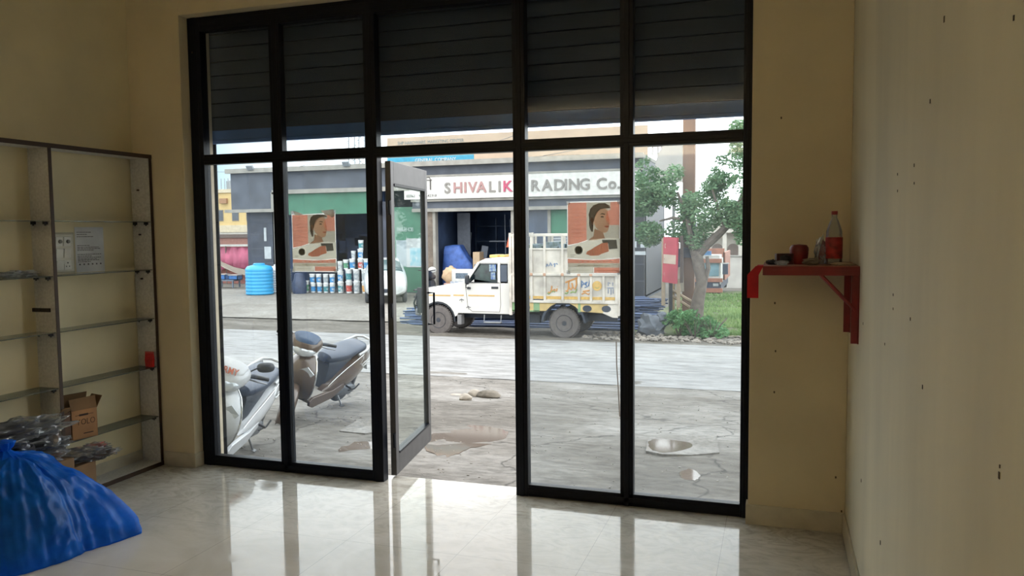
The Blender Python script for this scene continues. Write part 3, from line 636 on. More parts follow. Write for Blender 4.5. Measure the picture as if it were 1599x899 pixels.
# ================================================================== POSTERS ON THE GLASS
def poster(x0_, x1_, z0_, z1_, label, torn):
    wd, ht = x1_-x0_, z1_-z0_
    T = thing('advert_poster', label, 'poster', (x0_, YG-.0045, z0_), group='advertising posters on the glass')
    def ink(name, rgb):
        if name in MATS: return MATS[name]
        m = bpy.data.materials.new(name); m.use_nodes = True; t = m.node_tree; t.nodes.clear(); o = t.nodes.new('ShaderNodeOutputMaterial')
        d = t.nodes.new('ShaderNodeBsdfDiffuse'); d.inputs[0].default_value = (*lin(rgb), 1); tr = t.nodes.new('ShaderNodeBsdfTransparent'); tr.inputs[0].default_value = (*lin(rgb), 1)
        nz = t.nodes.new('ShaderNodeTexNoise'); nz.inputs['Scale'].default_value = 60; mr = t.nodes.new('ShaderNodeMapRange'); mr.inputs[3].default_value = .24; mr.inputs[4].default_value = .30; t.links.new(nz.outputs['Fac'], mr.inputs[0])
        mx = t.nodes.new('ShaderNodeMixShader'); t.links.new(mr.outputs[0], mx.inputs[0]); t.links.new(tr.outputs[0], mx.inputs[1]); t.links.new(d.outputs[0], mx.inputs[2]); t.links.new(mx.outputs[0], o.inputs[0])
        MATS[name] = m; return m
    ms = [ink('poster_olive', (206,200,184)), ink('poster_orange', (228,162,140)), ink('poster_cream', (234,230,216)), ink('poster_hair', (134,122,112)), ink('poster_skin', (252,214,192)),
          ink('poster_grey', (130,128,124)), ink('poster_pale_orange', (252,214,196)), ink('poster_lip', (220,150,136)), ink('poster_skin_shade', (222,184,164))]
    def P(u, v): return (u*wd, (1-v)*ht)
    sheet = MB()
    outl = [P(0,1),P(1,1),P(1,0),P(0,0)]
    if torn: outl = [P(0,1),P(1,1),P(1,.0),P(.95,.05),P(.9,.03),P(.84,.07),P(.78,.03),P(.7,.04),P(.5,.045),P(.3,.05),P(.16,.06),P(.08,.03),P(.07,.0),P(0,.0)]
    ms.append(mat('poster_paper', (246,244,240), .8, trans=.75)); sheet.poly([(p[0], 0, p[1]) for p in outl], 9); lay_bg = True
    k = [0]
    def lay(pts, mi):
        k[0] += 1; y = -.0007-.00012*k[0]
        sheet.poly([(p[0], y, p[1]) for p in [P(*q) for q in pts]], mi)
    tp = .06 if torn else .015
    lay([(.37,.535),(.45,.525),(.6,.508),(.8,.505),(.985,.515),(.985,.33),(.8,.33),(.72,.24),(.76,.14),(.82,.12),(.82,tp),(.37,tp)], 0)
    lay([(.01,.85),(.99,.85),(.99,.91),(.01,.91)], 0)
    lay([(.015,.60),(.2,.575),(.37,.535),(.37,tp),(.015,tp)], 1)
    for q in range(8): lay([(.08,.10+q*.055),(.33,.10+q*.055),(.33,.106+q*.055),(.08,.106+q*.055)], 6)
    lay([(.985,.33),(.985,tp),(.82,tp),(.82,.12),(.76,.14),(.72,.24),(.8,.33)], 1)
    # woman's head in three-quarter view: hair, neck, face, ear, features
    lay([(.42,.24),(.41,.18),(.44,.11),(.5,.05+tp*.3),(.6,.02+tp*.6),(.72,.02+tp*.7),(.8,.06+tp*.3),(.82,.1),(.7,.1),(.6,.13),(.54,.2),(.5,.3),(.49,.42),(.46,.42),(.42,.33)], 3)
    lay([(.40,.535),(.5,.48),(.52,.38),(.68,.42),(.70,.47),(.72,.51),(.55,.53)], 8)
    pts = [(.52,.22),(.56,.15),(.63,.11),(.72,.10),(.77,.13),(.775,.19),(.785,.23),(.82,.28),(.80,.3),(.79,.32),(.80,.345),(.785,.36),(.785,.385),(.77,.41),(.73,.435),(.68,.43),(.6,.40),(.54,.35),(.51,.3)]
    lay(pts, 4)
    lay([(.44,.24),(.47,.22),(.5,.24),(.505,.29),(.49,.33),(.46,.3)], 8)
    lay([(.62,.185),(.66,.165),(.72,.175),(.715,.19),(.66,.18)], 3)
    lay([(.63,.215),(.66,.203),(.7,.212),(.69,.224),(.65,.224)], 3)
    lay([(.70,.345),(.74,.338),(.795,.34),(.78,.36),(.74,.362)], 7)
    lay([(.745,.30),(.775,.31),(.80,.30),(.78,.318)], 8)
    # white sweep with emblem, goods and small picture
    sw = [(0,.615),(.15,.59),(.3,.56),(.45,.525),(.6,.508),(.8,.505),(1,.515),(1,.775),(.85,.785),(.65,.80),(.45,.80),(.2,.79),(0,.78)]
    lay(sw, 2)
    lay([(.22+.078*cos(a*pi/12), .67+.06*sin(a*pi/12)) for a in range(24)], 5)
    lay([(.22+.066*cos(a*pi/12), .67+.051*sin(a*pi/12)) for a in range(24)], 2)
    lay([(.22+.058*cos(a*pi/12), .67+.045*sin(a*pi/12)) for a in range(24)], 5)
    for a, w_ in ((.185,.008),(.21,.008),(.235,.008)): lay([(a,.70),(a+w_,.70),(a+w_+.008,.64),(a+.008,.64)], 2)
    lay([(.06,.735),(.16,.735),(.16,.74),(.06,.74)], 5); lay([(.06,.755),(.13,.755),(.13,.76),(.06,.76)], 5)
    lay([(.66,.53),(.93,.53),(.95,.65),(.79,.66),(.78,.58),(.67,.57)], 5)
    lay([(.36,.725),(.38,.69),(.45,.665),(.52,.63),(.6,.6),(.66,.575),(.77,.565),(.79,.69),(.66,.72),(.6,.745),(.45,.75)], 1)
    lay([(.64,.60),(.65,.60),(.65,.72),(.64,.72)], 8); lay([(.49,.65),(.5,.65),(.52,.74),(.51,.74)], 8)
    lay([(.01,.79),(.2,.80),(.5,.81),(.8,.80),(.99,.785),(.99,.85),(.01,.85)], 1)
    lay([(.2,.878),(.8,.878),(.8,.893),(.2,.893)], 2)
    lay([(.01,.91),(.5,.91),(.5,.99),(.01,.99)], 2); lay([(.51,.91),(.99,.91),(.99,.985),(.51,.985)], 1)
    lay([(.1,.945),(.42,.945),(.42,.952),(.1,.952)], 0); lay([(.58,.945),(.93,.945),(.93,.955),(.58,.955)], 6)
    for q in range(7): lay([(.22+q*.1,.822),(.28+q*.1,.822),(.28+q*.1,.832),(.22+q*.1,.832)], 2)
    sheet.build('printed_sheet', ms, T)
    if torn:
        b_ = MB(); b_.poly([P(.70,-.0),P(.97,-.03),P(1.0,.05),P(.93,.1),P(.85,.09),P(.8,.05)][0:0] or [(p[0], -.008, p[1]) for p in [P(.68,.0),P(.97,-.02),P(1.0,.08),P(.93,.11),P(.86,.07),P(.8,.07)]])
        b_.build('torn_fold', mat('torn_paper_back', (232,230,224), .8, trans=.4), T, solid=.0005)
        b_ = MB(); b_.poly([(p[0], -.003, p[1]) for p in [P(.05,-.01),P(.28,.05),P(.15,.07),P(.07,.05)]]); b_.build('torn_fold', MATS['torn_paper_back'], T, solid=.0005)
    for q in ((.02,.02),(.98,.02),(.02,.98),(.98,.98)):
        p = P(*q); b_ = MB(); b_.box(p[0]-.012, p[0]+.012, -.0035, -.0028, p[1]-.012, p[1]+.012); b_.build('clear_tape', M_film, T)
poster(-3.222, -2.875, 1.43, 1.85, 'torn orange advert poster with a woman\'s face on the left glass pane', True)
poster(-1.245, -.913, 1.43, 1.875, 'intact orange advert poster with a woman\'s face on the right glass pane', False)

# ================================================================== SCOOTERS
M_tyre = mat('tyre_rubber', ex((78,80,84),.5), .8, n=(30,.2)); M_rim = mat('rim_grey', ex((150,152,156),.5), .4, .5)
M_seatv = mat('black_seat_vinyl', ex((66,80,104),.4), .42, n=(20,.1)); M_sdark = mat('dark_scooter_plastic', ex((58,68,84),.4), .5, n=(10,.15))
M_schr = mat('scooter_chrome', ex((235,238,242),.7), .15, .9); M_lens = mat('clear_lens', ex((214,220,226),.5), .1, .3)
M_mirr = mat('mirror_shell', ex((66,70,78),.5), .4); M_lever = mat('lever_metal', ex((150,152,156),.6), .3, .8)
def wheel(T, name, x, R, w_, rim, y=0, z=None, Rz=0):
    z = R if z is None else z
    b = MB(); b.T = Matrix.Translation((x, y, z)) @ Matrix.Rotation(Rz, 4, 'Z')
    pr = []
    for k in range(13):
        t = -pi*.62+2*pi*.62*k/12; pr.append((R-w_/2+w_/2*cos(t)*1.0, w_/2*sin(t)))
    pr = [(rim, -w_*.42)]+pr+[(rim, w_*.42)]
    b.lathe(pr, (0,0,0), 'y', 32); ty = b.build(name, M_tyre, T, smooth=True)
    b = MB(); b.T = Matrix.Translation((x, y, z)) @ Matrix.Rotation(Rz, 4, 'Z')
    b.lathe([(rim*.98,-w_*.4),(rim*1.03,-w_*.42),(rim*.9,-w_*.3),(rim*.5,-w_*.22),(rim*.45,-w_*.38),(rim*.2,-w_*.42),(0,-w_*.42)][::-1], (0,0,0), 'y', 28)
    b.lathe([(rim*.98,w_*.4),(rim*1.03,w_*.42),(rim*.9,w_*.3),(rim*.5,w_*.22),(rim*.45,w_*.38),(rim*.2,w_*.42),(0,w_*.42)], (0,0,0), 'y', 28)
    b.build('rim', M_rim, ty, smooth=True); return ty
def scooter(label, loc_, rz, lean, body, trim, accent, steer=0.0, word=None, visor=None, mirrors=(-1, 1)):
    T = thing('scooter', label, 'scooter', loc_, rz, group=None, lean=lean)
    def P(b, n, m, **k): return b.build(n, m, T, **({'smooth': True}|k))
    wheel(T, 'rear_wheel', -.62, .225, .10, .13)
    S = Matrix.Translation((.50, 0, 0)) @ Matrix.Rotation(steer, 4, 'Z') @ Matrix.Translation((-.50, 0, 0))
    def st(b): b.v = [tuple(S @ Vector(p)) for p in b.v]; return b
    wheel(T, 'front_wheel', .50+.12*cos(steer), .225, .10, .13, y=.12*sin(steer), Rz=steer)
    # front fender: curved shell over the wheel
    b = MB(); rs = []
    for k in range(11):
        a = radians(-22+ k*17.5); R = .262; hw = .075+.012*sin(k/10*pi)
        ring = []
        for j in range(9):
            t = -1+2*j/8; rr = R+.022*(1-t*t)-.05*max(0, abs(t)-.75)*4*.25
            ring.append((.62+rr*cos(a), hw*t, .225+rr*sin(a)-(.05*abs(t)**6)))
        rs.append(ring)
    fs = []
    b.rings(rs, caps=False); b.f = [f for f in b.f if not (f[0] % 9 == 8)]; b.mi = b.mi[:len(b.f)]
    st(b); P(b, 'front_fender', body, solid=.006)
    b = MB(); b.tube([(.60,.06,.24),(.52,.065,.5)], .016); b.tube([(.60,-.06,.24),(.52,-.065,.5)], .016); st(b); P(b, 'fork', M_sdark)
    # leg shield: outer front apron
    b = MB(); rs = []
    for z, xf, hw, dp in [(.27,.36,.13,.03),(.33,.40,.17,.06),(.42,.43,.21,.085),(.52,.455,.225,.10),(.62,.46,.22,.12),(.70,.44,.19,.13),(.78,.405,.14,.12),(.83,.375,.09,.09)]:
        ring = []
        for j in range(17):
            t = -1+2*j/16; ring.append((xf+dp*(1-abs(t)**2.2), hw*t, z))
        for j in range(17):
            t = 1-2*j/16; ring.append((xf-.02, hw*.97*t, z))
        rs.append(ring)
    b.rings(rs); P(b, 'front_apron', body, angle=60)
    # bright edge trim round the apron
    for s in (-1, 1):
        b = MB(); b.tube([(.345,s*.13,.27),(.385,s*.175,.33),(.42,s*.215,.42),(.44,s*.23,.52),(.445,s*.225,.62),(.43,s*.195,.70),(.395,s*.145,.78),(.37,s*.09,.83)], .008, 6); P(b, 'apron_trim', trim)
        # indicator in the upper apron
        b = MB(); b.prism([(s*.04,.67),(s*.17,.60),(s*.205,.66),(s*.13,.735)], 0, .012, 'x')
        b.v = [(.575-abs(y)**1.7*2.3*.62+x*1.0-.01, y, z) for x, y, z in b.v]; P(b, 'indicator', M_lens, smooth=False)
    # inner shield and floorboard
    b = MB(); b.loft([(.30,0,.50,.15,.22,4),(.40,0,.52,.17,.25,4)], 20); P(b, 'inner_shield', M_sdark)
    b = MB(); b.prism([(.37,.26),(.37,.31),(.30,.335),(-.06,.335),(-.10,.26),(.3,.24)], -.17, .17, 'y'); P(b, 'floorboard', mat('grey_floor_mat', ex((170,164,156),.4), .8), smooth=False, bevel=.01)
    for s in (-1, 1):
        b = MB(); b.prism([(.36,.23),(.38,.29),(.32,.33),(-.10,.345),(-.30,.40),(-.34,.34),(-.12,.235),(.28,.195)], s*.165, s*.20, 'y'); P(b, 'floor_side_trim', accent, smooth=False, bevel=.008)
    # under-seat box
    b = MB(); b.loft([(.0,0,.52,.10,.19,3.5),(-.10,0,.53,.13,.20,3.5),(-.45,0,.55,.13,.18,3.2),(-.70,0,.60,.10,.11,3)], 24); P(b, 'seat_box', M_sdark)
    # side body panels: low pointed front rising to the tail
    for s in (-1, 1):
        b = MB(); rs = []
        for k, (x, zb, zt, y) in enumerate([(.06,.32,.345,.15),(-.04,.31,.43,.172),(-.18,.31,.54,.195),(-.35,.335,.63,.205),(-.55,.38,.705,.20),(-.73,.45,.745,.175),(-.88,.55,.76,.125),(-.95,.62,.745,.06)]):
            ring = []
            for j in range(9):
                t = j/8; z = zb+(zt-zb)*t; ring.append((x, s*(y*(.86+.14*sin(pi*min(1, t*1.15)))-.0), z))
            for j in range(9):
                t = 1-j/8; z = zb+(zt-zb)*t; ring.append((x+.01, s*(y-.06)*.8, z))
            rs.append(ring)
        b.rings(rs); P(b, 'side_panel', body, angle=50)
        b = MB(); b.tube([(.0,s*.158,.395),(-.12,s*.178,.505),(-.27,s*.195,.605),(-.45,s*.196,.68),(-.62,s*.18,.73)], .0035, 6); P(b, 'panel_trim', trim)
        b = MB(); b.prism([(-.60,.60),(-.78,.665),(-.80,.655),(-.62,.59)], s*.188, s*.199, 'y'); b.prism([(-.66,.56),(-.74,.59),(-.75,.58),(-.67,.55)], s*.182, s*.193, 'y'); P(b, 'badge', M_schr, smooth=False)
    b = MB(); b.loft([(-.84,0,.67,.10,.055,3),(-.93,0,.68,.08,.045,3),(-.955,0,.685,.06,.03,3)], 16); P(b, 'tail_light', mat('tail_red', ex((190,40,36),.4), .2))
    # seat
    b = MB(); b.loft([(.035,0,.70,.05,.03,2.5),(.0,0,.715,.10,.055,2.6),(-.12,0,.725,.135,.062,2.8),(-.30,0,.73,.15,.06,3),(-.46,0,.755,.15,.062,3),(-.60,0,.775,.14,.055,3),(-.74,0,.785,.12,.045,2.8),(-.80,0,.785,.08,.03,2.5)], 28); P(b, 'seat', M_seatv)
    # grab rail
    b = MB(); b.tube([(-.52,.165,.73),(-.68,.165,.77),(-.84,.12,.83),(-.90,.05,.845),(-.90,-.05,.845),(-.84,-.12,.83),(-.68,-.165,.77),(-.52,-.165,.73)], .016, 8); P(b, 'grab_rail', mat('rail_white', ex((226,228,230),.45), .3))
    b = MB()
    for s in (-1, 1): b.prism([(-.62,.70),(-.76,.78),(-.86,.82),(-.90,.78),(-.80,.70)], s*.115, s*.135, 'y')
    P(b, 'rail_bracket', MATS['rail_white'], smooth=False)
    # handlebar head
    b = MB(); b.loft([(.27,0,.955,.06,.05,2.2),(.31,0,.965,.15,.08,2.3),(.38,0,.955,.19,.10,2.5),(.45,0,.93,.165,.095,2.4),(.51,0,.90,.11,.07,2.2),(.535,0,.885,.05,.04,2)], 28); st(b); P(b, 'handlebar_cowl', body)
    b = MB(); b.loft([(.33,0,1.0,.13,.06,2.2),(.39,0,1.01,.155,.065,2.4),(.46,0,.975,.13,.055,2.3),(.505,0,.94,.08,.035,2)], 24); st(b); P(b, 'visor', visor or M_mirr)
    b = MB(); b.loft([(.46,0,.90,.145,.065,2.4),(.52,0,.875,.115,.055,2.2),(.55,0,.865,.06,.035,2)], 20); st(b); P(b, 'headlamp', M_lens)
    b = MB(); b.loft([(.36,0,.82,.075,.06,2.3),(.40,0,.86,.08,.06,2.3),(.43,0,.80,.06,.05,2.3)], 16); st(b); P(b, 'steering_neck', M_sdark)
    for s in (-1, 1):
        b = MB(); b.tube([(.36,s*.14,.955),(.31,s*.24,.955)], [.022,.02]); st(b); P(b, 'handlebar', M_sdark)
        b = MB(); b.tube([(.32,s*.21,.955),(.265,s*.345,.95)], [.021,.019], 10); st(b); P(b, 'grip', M_plk)
        b = MB(); b.tube([(.37,s*.18,.935),(.345,s*.26,.925),(.31,s*.345,.92)], [.008,.007,.006], 6); st(b); P(b, 'brake_lever', M_lever)
    for s in mirrors:
        b = MB(); b.tube([(.345,s*.16,.985),(.33,s*.21,1.03),(.32,s*.24,1.05)], .007, 6); st(b); P(b, 'mirror_stem', M_plk)
        b = MB(); b.T = Matrix.Translation((.31, s*.285, 1.06)) @ Matrix.Rotation(s*.35, 4, 'X'); b.loft([(-.012,0,0,.055,.034,2.6),(.0,0,0,.075,.046,2.6),(.02,0,0,.062,.038,2.4),(.035,0,0,.03,.02,2)], 20); st(b); P(b, 'mirror', M_mirr)
    # engine case, exhaust, shock, stand, plate, mudflap
    b = MB(); b.loft([(-.20,.10,.27,.05,.06,3),(-.35,.11,.26,.06,.075,3),(-.60,.115,.235,.055,.075,3),(-.72,.11,.23,.04,.05,2.5)], 20); P(b, 'engine_case', mat('engine_grey', ex((130,136,144),.5), .4, .5, n=(30,.3)))
    b = MB(); b.loft([(-.40,-.15,.24,.02,.02,2),(-.44,-.155,.245,.045,.045,2),(-.80,-.165,.30,.05,.05,2),(-.84,-.165,.305,.03,.03,2)], 16); P(b, 'silencer', mat('silencer_grey', ex((160,164,168),.5), .35, .6))
    b = MB(); b.tube([(-.66,.13,.24),(-.70,.13,.58)], .02); P(b, 'shock_absorber', M_lever)
    b = MB(); b.tube([(-.30,.12,.26),(-.36,.22,.10)], .010, 8); b.box(-.40,-.33,.21,.25,.085,.098); P(b, 'side_stand', M_lever)
    b = MB(); b.tube([(-.42,.17,.33),(-.42,.25,.325)], .012, 8); b.tube([(-.52,.17,.24),(-.60,.21,.27),(-.66,.22,.33)], .009, 8); P(b, 'kick_lever', M_plk)
    b = MB(); b.prism([(-.80,.57),(-.93,.45),(-.945,.46),(-.83,.60)], -.07, .07, 'y'); P(b, 'mudflap', M_plk, smooth=False)
    b = MB(); b.prism([(-.93,.50),(-.99,.42),(-1.0,.425),(-.94,.515)], -.10, .10, 'y'); P(b, 'number_plate', mat('plate_white', ex((226,230,234),.42), .4), smooth=False)
    if word:
        tx = text_mesh('painted_word', word, mat('orange_lettering', ex((222,120,84),.4), .6), T, (0,0,0), .062, .001, (0,0,0), 1.05, .001)
        # letters bent over the front of the visor
        for v in tx.data.vertices:
            a = v.co.x-.09; q = S @ Vector((.522-v.co.y*.85-a*a*4.5, a, .972+v.co.y*1.05-a*a*1.5)); v.co = q + Vector((.008+v.co.z, 0, .010+v.co.z))
    return T
M_brown = mat('brown_metallic', ex((108,90,78),.42), .3, .1, n=(3,.05), coat=.5)
M_wht = mat('pearl_white', ex((244,246,250),.42), .25, n=(3,.03), coat=.5)
SB = scooter('brown metallic scooter parked on its side stand beyond the white scooter', (-5.42, 8.36, ground(-5,8.3)+.012), radians(-92), radians(-21), M_brown, M_schr, M_brown, radians(32), mirrors=(-1,), visor=mat('visor_blue_grey', ex((84,104,134),.5), .2))
SW = scooter('white scooter parked close behind the left glass pane', (-4.89, 5.97, ground(-4.5,5.9)+.012), radians(-73), radians(-22), M_wht, M_schr, M_wht, radians(18), 'ARMY', visor=M_wht, mirrors=(1,))

# ================================================================== PICK-UP TRUCK
def truck():
    T = thing('pickup_truck', 'white pickup truck with caged painted cargo body parked before the trading shop', 'truck', (-6.49, 19.36, -.91), pi)
    W_ = mat('truck_white', ex((252,251,246),.42), .35, n=(2,.04), coat=.3); WD = mat('truck_white_worn', ex((236,228,216),.42), .6, n=(3.5,.28), detail=10)
    DK = mat('truck_underbody', ex((62,72,88),.4), .7, n=(6,.2)); GL = mat('truck_window_dark', ex((58,84,80),.4), .12, n=(5,.6), rgb2=ex((30,40,46),.4))
    OR = mat('stripe_amber', ex((240,200,130),.42), .5); BK = mat('truck_black_trim', ex((48,54,62),.4), .5); RU = mat('dusty_tyre', ex((132,126,124),.36), .9, n=(12,.15)); RM = mat('steel_wheel', ex((66,72,84),.34), .6, n=(14,.3))
    YB = mat('painted_yellow_band', ex((236,206,140),.42), .6, n=(5,.2)); GN = mat('painted_green_band', ex((150,190,140),.42), .6)
    def P(b, n, m, par=None, **k): return b.build(n, m, par or T, **k)
    hw = .84
    # wheels
    for x in (1.65, -1.63):
        for s in (1, -1):
            b = MB(); R, w_ = .38, .19; y = s*(hw-.10)
            pr = [(.205,-w_/2+.01)]+[(R-.05+.05*cos(t), w_/2*sin(t) if abs(sin(t)) < .99 else math.copysign(w_/2, sin(t))) for t in [radians(-90+15*k) for k in range(13)]]+[(.205,w_/2-.01)]
            b.lathe(pr, (x, y, R), 'y', 40)
            for k in range(40):
                a = 2*pi*k/40; b.cbox((x+R*cos(a)*.995, y, R+R*sin(a)*.995), (.03,w_*.86,.018), Matrix.Rotation(-a+pi/2, 4, 'Y'))
            ty = P(b, 'wheel', RU, smooth=True)
            b = MB(); o = s
            b.lathe([(.205,w_/2-.02),(.20,w_/2-.0),(.18,w_/2-.02),(.15,.03),(.11,.05),(.07,.045),(.06,.085),(.0,.09)] if s > 0 else [(.205,-w_/2+.02),(.20,-w_/2),(.18,-w_/2+.02),(.15,-.03),(.11,-.05),(.07,-.045),(.06,-.085),(.0,-.09)], (x, y, R), 'y', 32)
            P(b, 'rim', RM, ty, smooth=True)
            b = MB()
            for k in range(6): a = 2*pi*k/6; b.cbox((x+.085*cos(a), y+s*.055, R+.085*sin(a)), (.018,.02,.018))
            P(b, 'wheel_nuts', MATS['truck_black_trim'], ty)
    # cab side profile with wheel arch cut
    def arch(cx, r, z0, n=10, a0=0, a1=pi): return [(cx+r*cos(a0+(a1-a0)*k/n), .38+r*sin(a0+(a1-a0)*k/n)) for k in range(n+1)]
    fa = arch(1.65, .47, 0, 12, pi*1.02, pi*-.02)
    low = [(-.32,.57),(1.10,.57),(1.14,.50)]+fa[1:-1]+[(2.12,.50),(2.17,.62),(2.18,.9),(2.14,1.12),(2.06,1.17),(1.6,1.25),(1.2,1.31),(.92,1.35)]
    body = low+[(.0,1.33),(-.32,1.33)]
    b = MB(); b.prism(body, -hw, hw, 'y'); P(b, 'cab_body', W_, bevel=.025)
    # greenhouse: pillars, roof
    b = MB()
    for s in (-1, 1):
        y0, y1 = (s*hw, s*(hw-.06)); 
        b.prism([(.93,1.33),(.86,1.33),(.50,1.84),(.57,1.85)], y0, y1*.96, 'y')          # A pillar
        b.prism([(.06,1.33),(-.02,1.33),(-.02,1.85),(.04,1.85)], y0, y1, 'y')            # B pillar
        b.prism([(-.22,1.33),(-.32,1.33),(-.32,1.87),(-.22,1.87)], y0, y1, 'y')
        b.prism([(.86,1.33),(.78,1.33),(.66,1.42),(.66,1.33),(.0,1.33),(.0,1.345),(.86,1.345)], y0, y1, 'y')
    b.box(-.32,-.28,-hw,hw,1.33,1.87); P(b, 'pillars', W_)
    b = MB(); b.prism([(.60,1.80),(.52,1.87),(.38,1.93),(.1,1.96),(-.3,1.97),(-.335,1.9),(-.335,1.79)], -hw+.02, hw-.02, 'y'); P(b, 'roof', W_, bevel=.035)
    for s in (-1, 1):
        b = MB(); b.prism([(.84,1.35),(.50,1.80),(.05,1.80),(.05,1.35)], s*(hw-.03), s*(hw-.04), 'y'); P(b, 'door_window', GL)
        b = MB(); b.prism([(-.03,1.37),(-.03,1.78),(-.20,1.78),(-.20,1.37)], s*(hw+.002), s*(hw-.03), 'y'); P(b, 'quarter_window', mat('quarter_glass', ex((88,100,118),.4), .3))
        b = MB(); b.tube([(.84,1.35),(.50,1.80),(.05,1.80),(.05,1.35)] and [(.84,s*(hw+.003),1.345),(.505,s*(hw+.003),1.80),(.05,s*(hw+.003),1.80),(.05,s*(hw+.003),1.345)], .012, 6, closed=True); P(b, 'window_rubber', BK)
    b = MB(); b.prism([(.90,1.34),(.56,1.83),(.55,1.82),(.88,1.34)], -hw+.06, hw-.06, 'y'); P(b, 'windscreen', GL)
    # things seen in the cab: stickers on the window, steering wheel
    b = MB(); b.box(.08,.26,hw+.001,hw+.004,1.62,1.79); b.box(.10,.22,hw+.001,hw+.004,1.42,1.60); P(b, 'window_sticker', [mat('sticker_pale', ex((180,200,206),.4), .6, n=(18,.5), rgb2=ex((70,110,190),.4))])
    # door cut line, handle, mirror, lines
    b = MB(); y = hw+.001
    L_ = [(.90,1.33),(.86,.95),(.84,.72),(.72,.62),(.0,.62),(-.03,.8),(-.02,1.33)]
    for p, q in zip(L_, L_[1:]): b.tube([(p[0],y,p[1]),(q[0],y,q[1])], .006, 4)
    P(b, 'door_gap', mat('gap_grey', ex((150,146,138),.4), .7))
    b = MB(); b.box(.04,.20,y,y+.02,1.20,1.235); b.box(.03,.21,y-.001,y+.004,1.19,1.245); P(b, 'door_handle', BK, bevel=.004)
    b = MB(); b.tube([(.80,y,1.22),(.84,y+.12,1.22),(.80,y+.16,1.36)], .012, 6); b.loft([(.74,.0+y+.17,1.42,.05,.11,3),(.79,y+.17,1.42,.075,.125,3),(.83,y+.17,1.42,.04,.09,3)], 16); b.cbox((.80,y+.01,1.20),(.09,.03,.05)); P(b, 'side_mirror', BK, smooth=True)
    b = MB(); b.tube([(1.02,-y-.05,1.33),(1.04,-y-.14,1.45)], .01, 6); b.loft([(1.0,-y-.15,1.5,.04,.09,3),(1.05,-y-.15,1.5,.05,.1,3)], 12); P(b, 'side_mirror', BK)
    # amber stripe
    b = MB(); b.box(.13,.82,y,y+.004,1.0,1.035); b.box(.94,1.22,y,y+.004,1.0,1.035); b.box(1.30,2.1,y,y+.004,.99,1.025); P(b, 'amber_stripe', OR)
    for a in ((1.0,.90,.05),(.82,.72,.06)):
        b = MB(); b.tube([(a[0]-.06,y+.003,a[1]),(a[0]+.02,y+.003,a[1]+.02),(a[0]+.06,y+.003,a[1]-.01)], .009, 5); b.tube([(a[0]+.0,y+.003,a[1]+.04),(a[0]+.0,y+.003,a[1]-.05)], .005, 5); P(b, 'scrawl_marks', mat('faint_marks', ex((140,140,146),.4), .8))
    # wheel arch liner, mudguard flap, bumper, grille bar, lamp
    b = MB(); aa = arch(1.65,.47,0,14,pi*1.02,-.02*pi); bb = arch(1.65,.435,0,14,pi*1.02,-.02*pi)
    b.prism(aa+bb[::-1], hw-.5, hw+.005, 'y'); P(b, 'wheel_arch', BK)
    b = MB(); b.box(1.02,1.13,hw-.22,hw,.28,.53); P(b, 'mudflap', mat('flap_grey', ex((150,150,152),.4), .8), bevel=.01)
    b = MB(); b.box(2.14,2.30,-hw+.02,hw-.02,.48,.66); P(b, 'bumper', mat('bumper_grey', ex((150,152,156),.42), .5, .3), bevel=.03)
    b = MB()
    for s in (-1, 1): b.tube([(2.30,s*.55,.45),(2.36,s*.55,.75),(2.32,s*.55,1.15)], .03, 8); b.tube([(2.26,s*.78,.5),(2.33,s*.8,.8),(2.24,s*.78,1.05)], .025, 8)
    for z in (.72,.95,1.12): b.tube([(2.33,-.78,z),(2.35,0,z),(2.33,.78,z)], .022, 8)
    P(b, 'bull_bar', BK, smooth=True)
    b = MB(); b.box(2.12,2.19,-.5,.5,.82,1.08); P(b, 'grille', BK)
    for s in (-1, 1): b = MB(); b.lathe([(0,.06),(.09,.05),(.10,0)], (2.13, s*.66, .95), 'x', 18); P(b, 'headlamp', M_lens, smooth=True)
    b = MB(); b.box(2.08,2.2,hw-.01,hw+.05,.55,1.2); P(b, 'lamp_guard', BK, bevel=.01)
    # roof lights and pennant
    for x in (-.02,.25): b = MB(); b.box(x-.07 if x < .1 else x-.16, x+.05, .2,.7,1.955,2.02); P(b, 'roof_lamp', mat('amber_lamp', ex((252,214,120),.45), .4), bevel=.01)
    b = MB(); b.tube([(-.1,.35,1.97),(-.12,.35,2.20)], .008, 6); b.poly([(-.02,.35,2.2),(-.2,.35,2.2),(-.11,.35,2.55)]); P(b, 'pennant', mat('pennant_red', ex((226,120,90),.42), .7, n=(20,.4)), solid=.01)
    # chassis, step, tank
    b = MB(); 
    for s in (-1, 1): b.box(-2.85,2.0,s*.42-.04,s*.42+.04,.42,.56)
    for x in (-2.7,-1.9,-1.3,-.5,.4,1.2): b.box(x-.04,x+.04,-.42,.42,.43,.53)
    b.lathe([(.06,-.75),(.06,.75)], (-1.63,0,.38), 'y', 12); b.lathe([(.05,-.75),(.05,.75)], (1.65,0,.38), 'y', 12); b.blob((-1.63,0,.38),(.16,.16,.15),2,0,1,0)
    b.box(-.95,-.35,.2,.6,.34,.56); P(b, 'chassis', DK)
    b = MB(); b.tube([(.42,hw-.06,.54),(.42,hw-.02,.36),(-.02,hw-.02,.36),(-.02,hw-.06,.54)], .018, 6); b.box(-.02,.42,hw-.12,hw,.34,.365); P(b, 'side_step', mat('step_grey', ex((160,164,168),.42), .5))
    # cargo body
    x0, x1 = -2.95, -.36; ch = .93
    ra = arch(-1.63,.52,0,10,pi,0)
    b = MB(); b.box(x0,x1,-ch,ch,.90,.96); P(b, 'cargo_floor', WD)
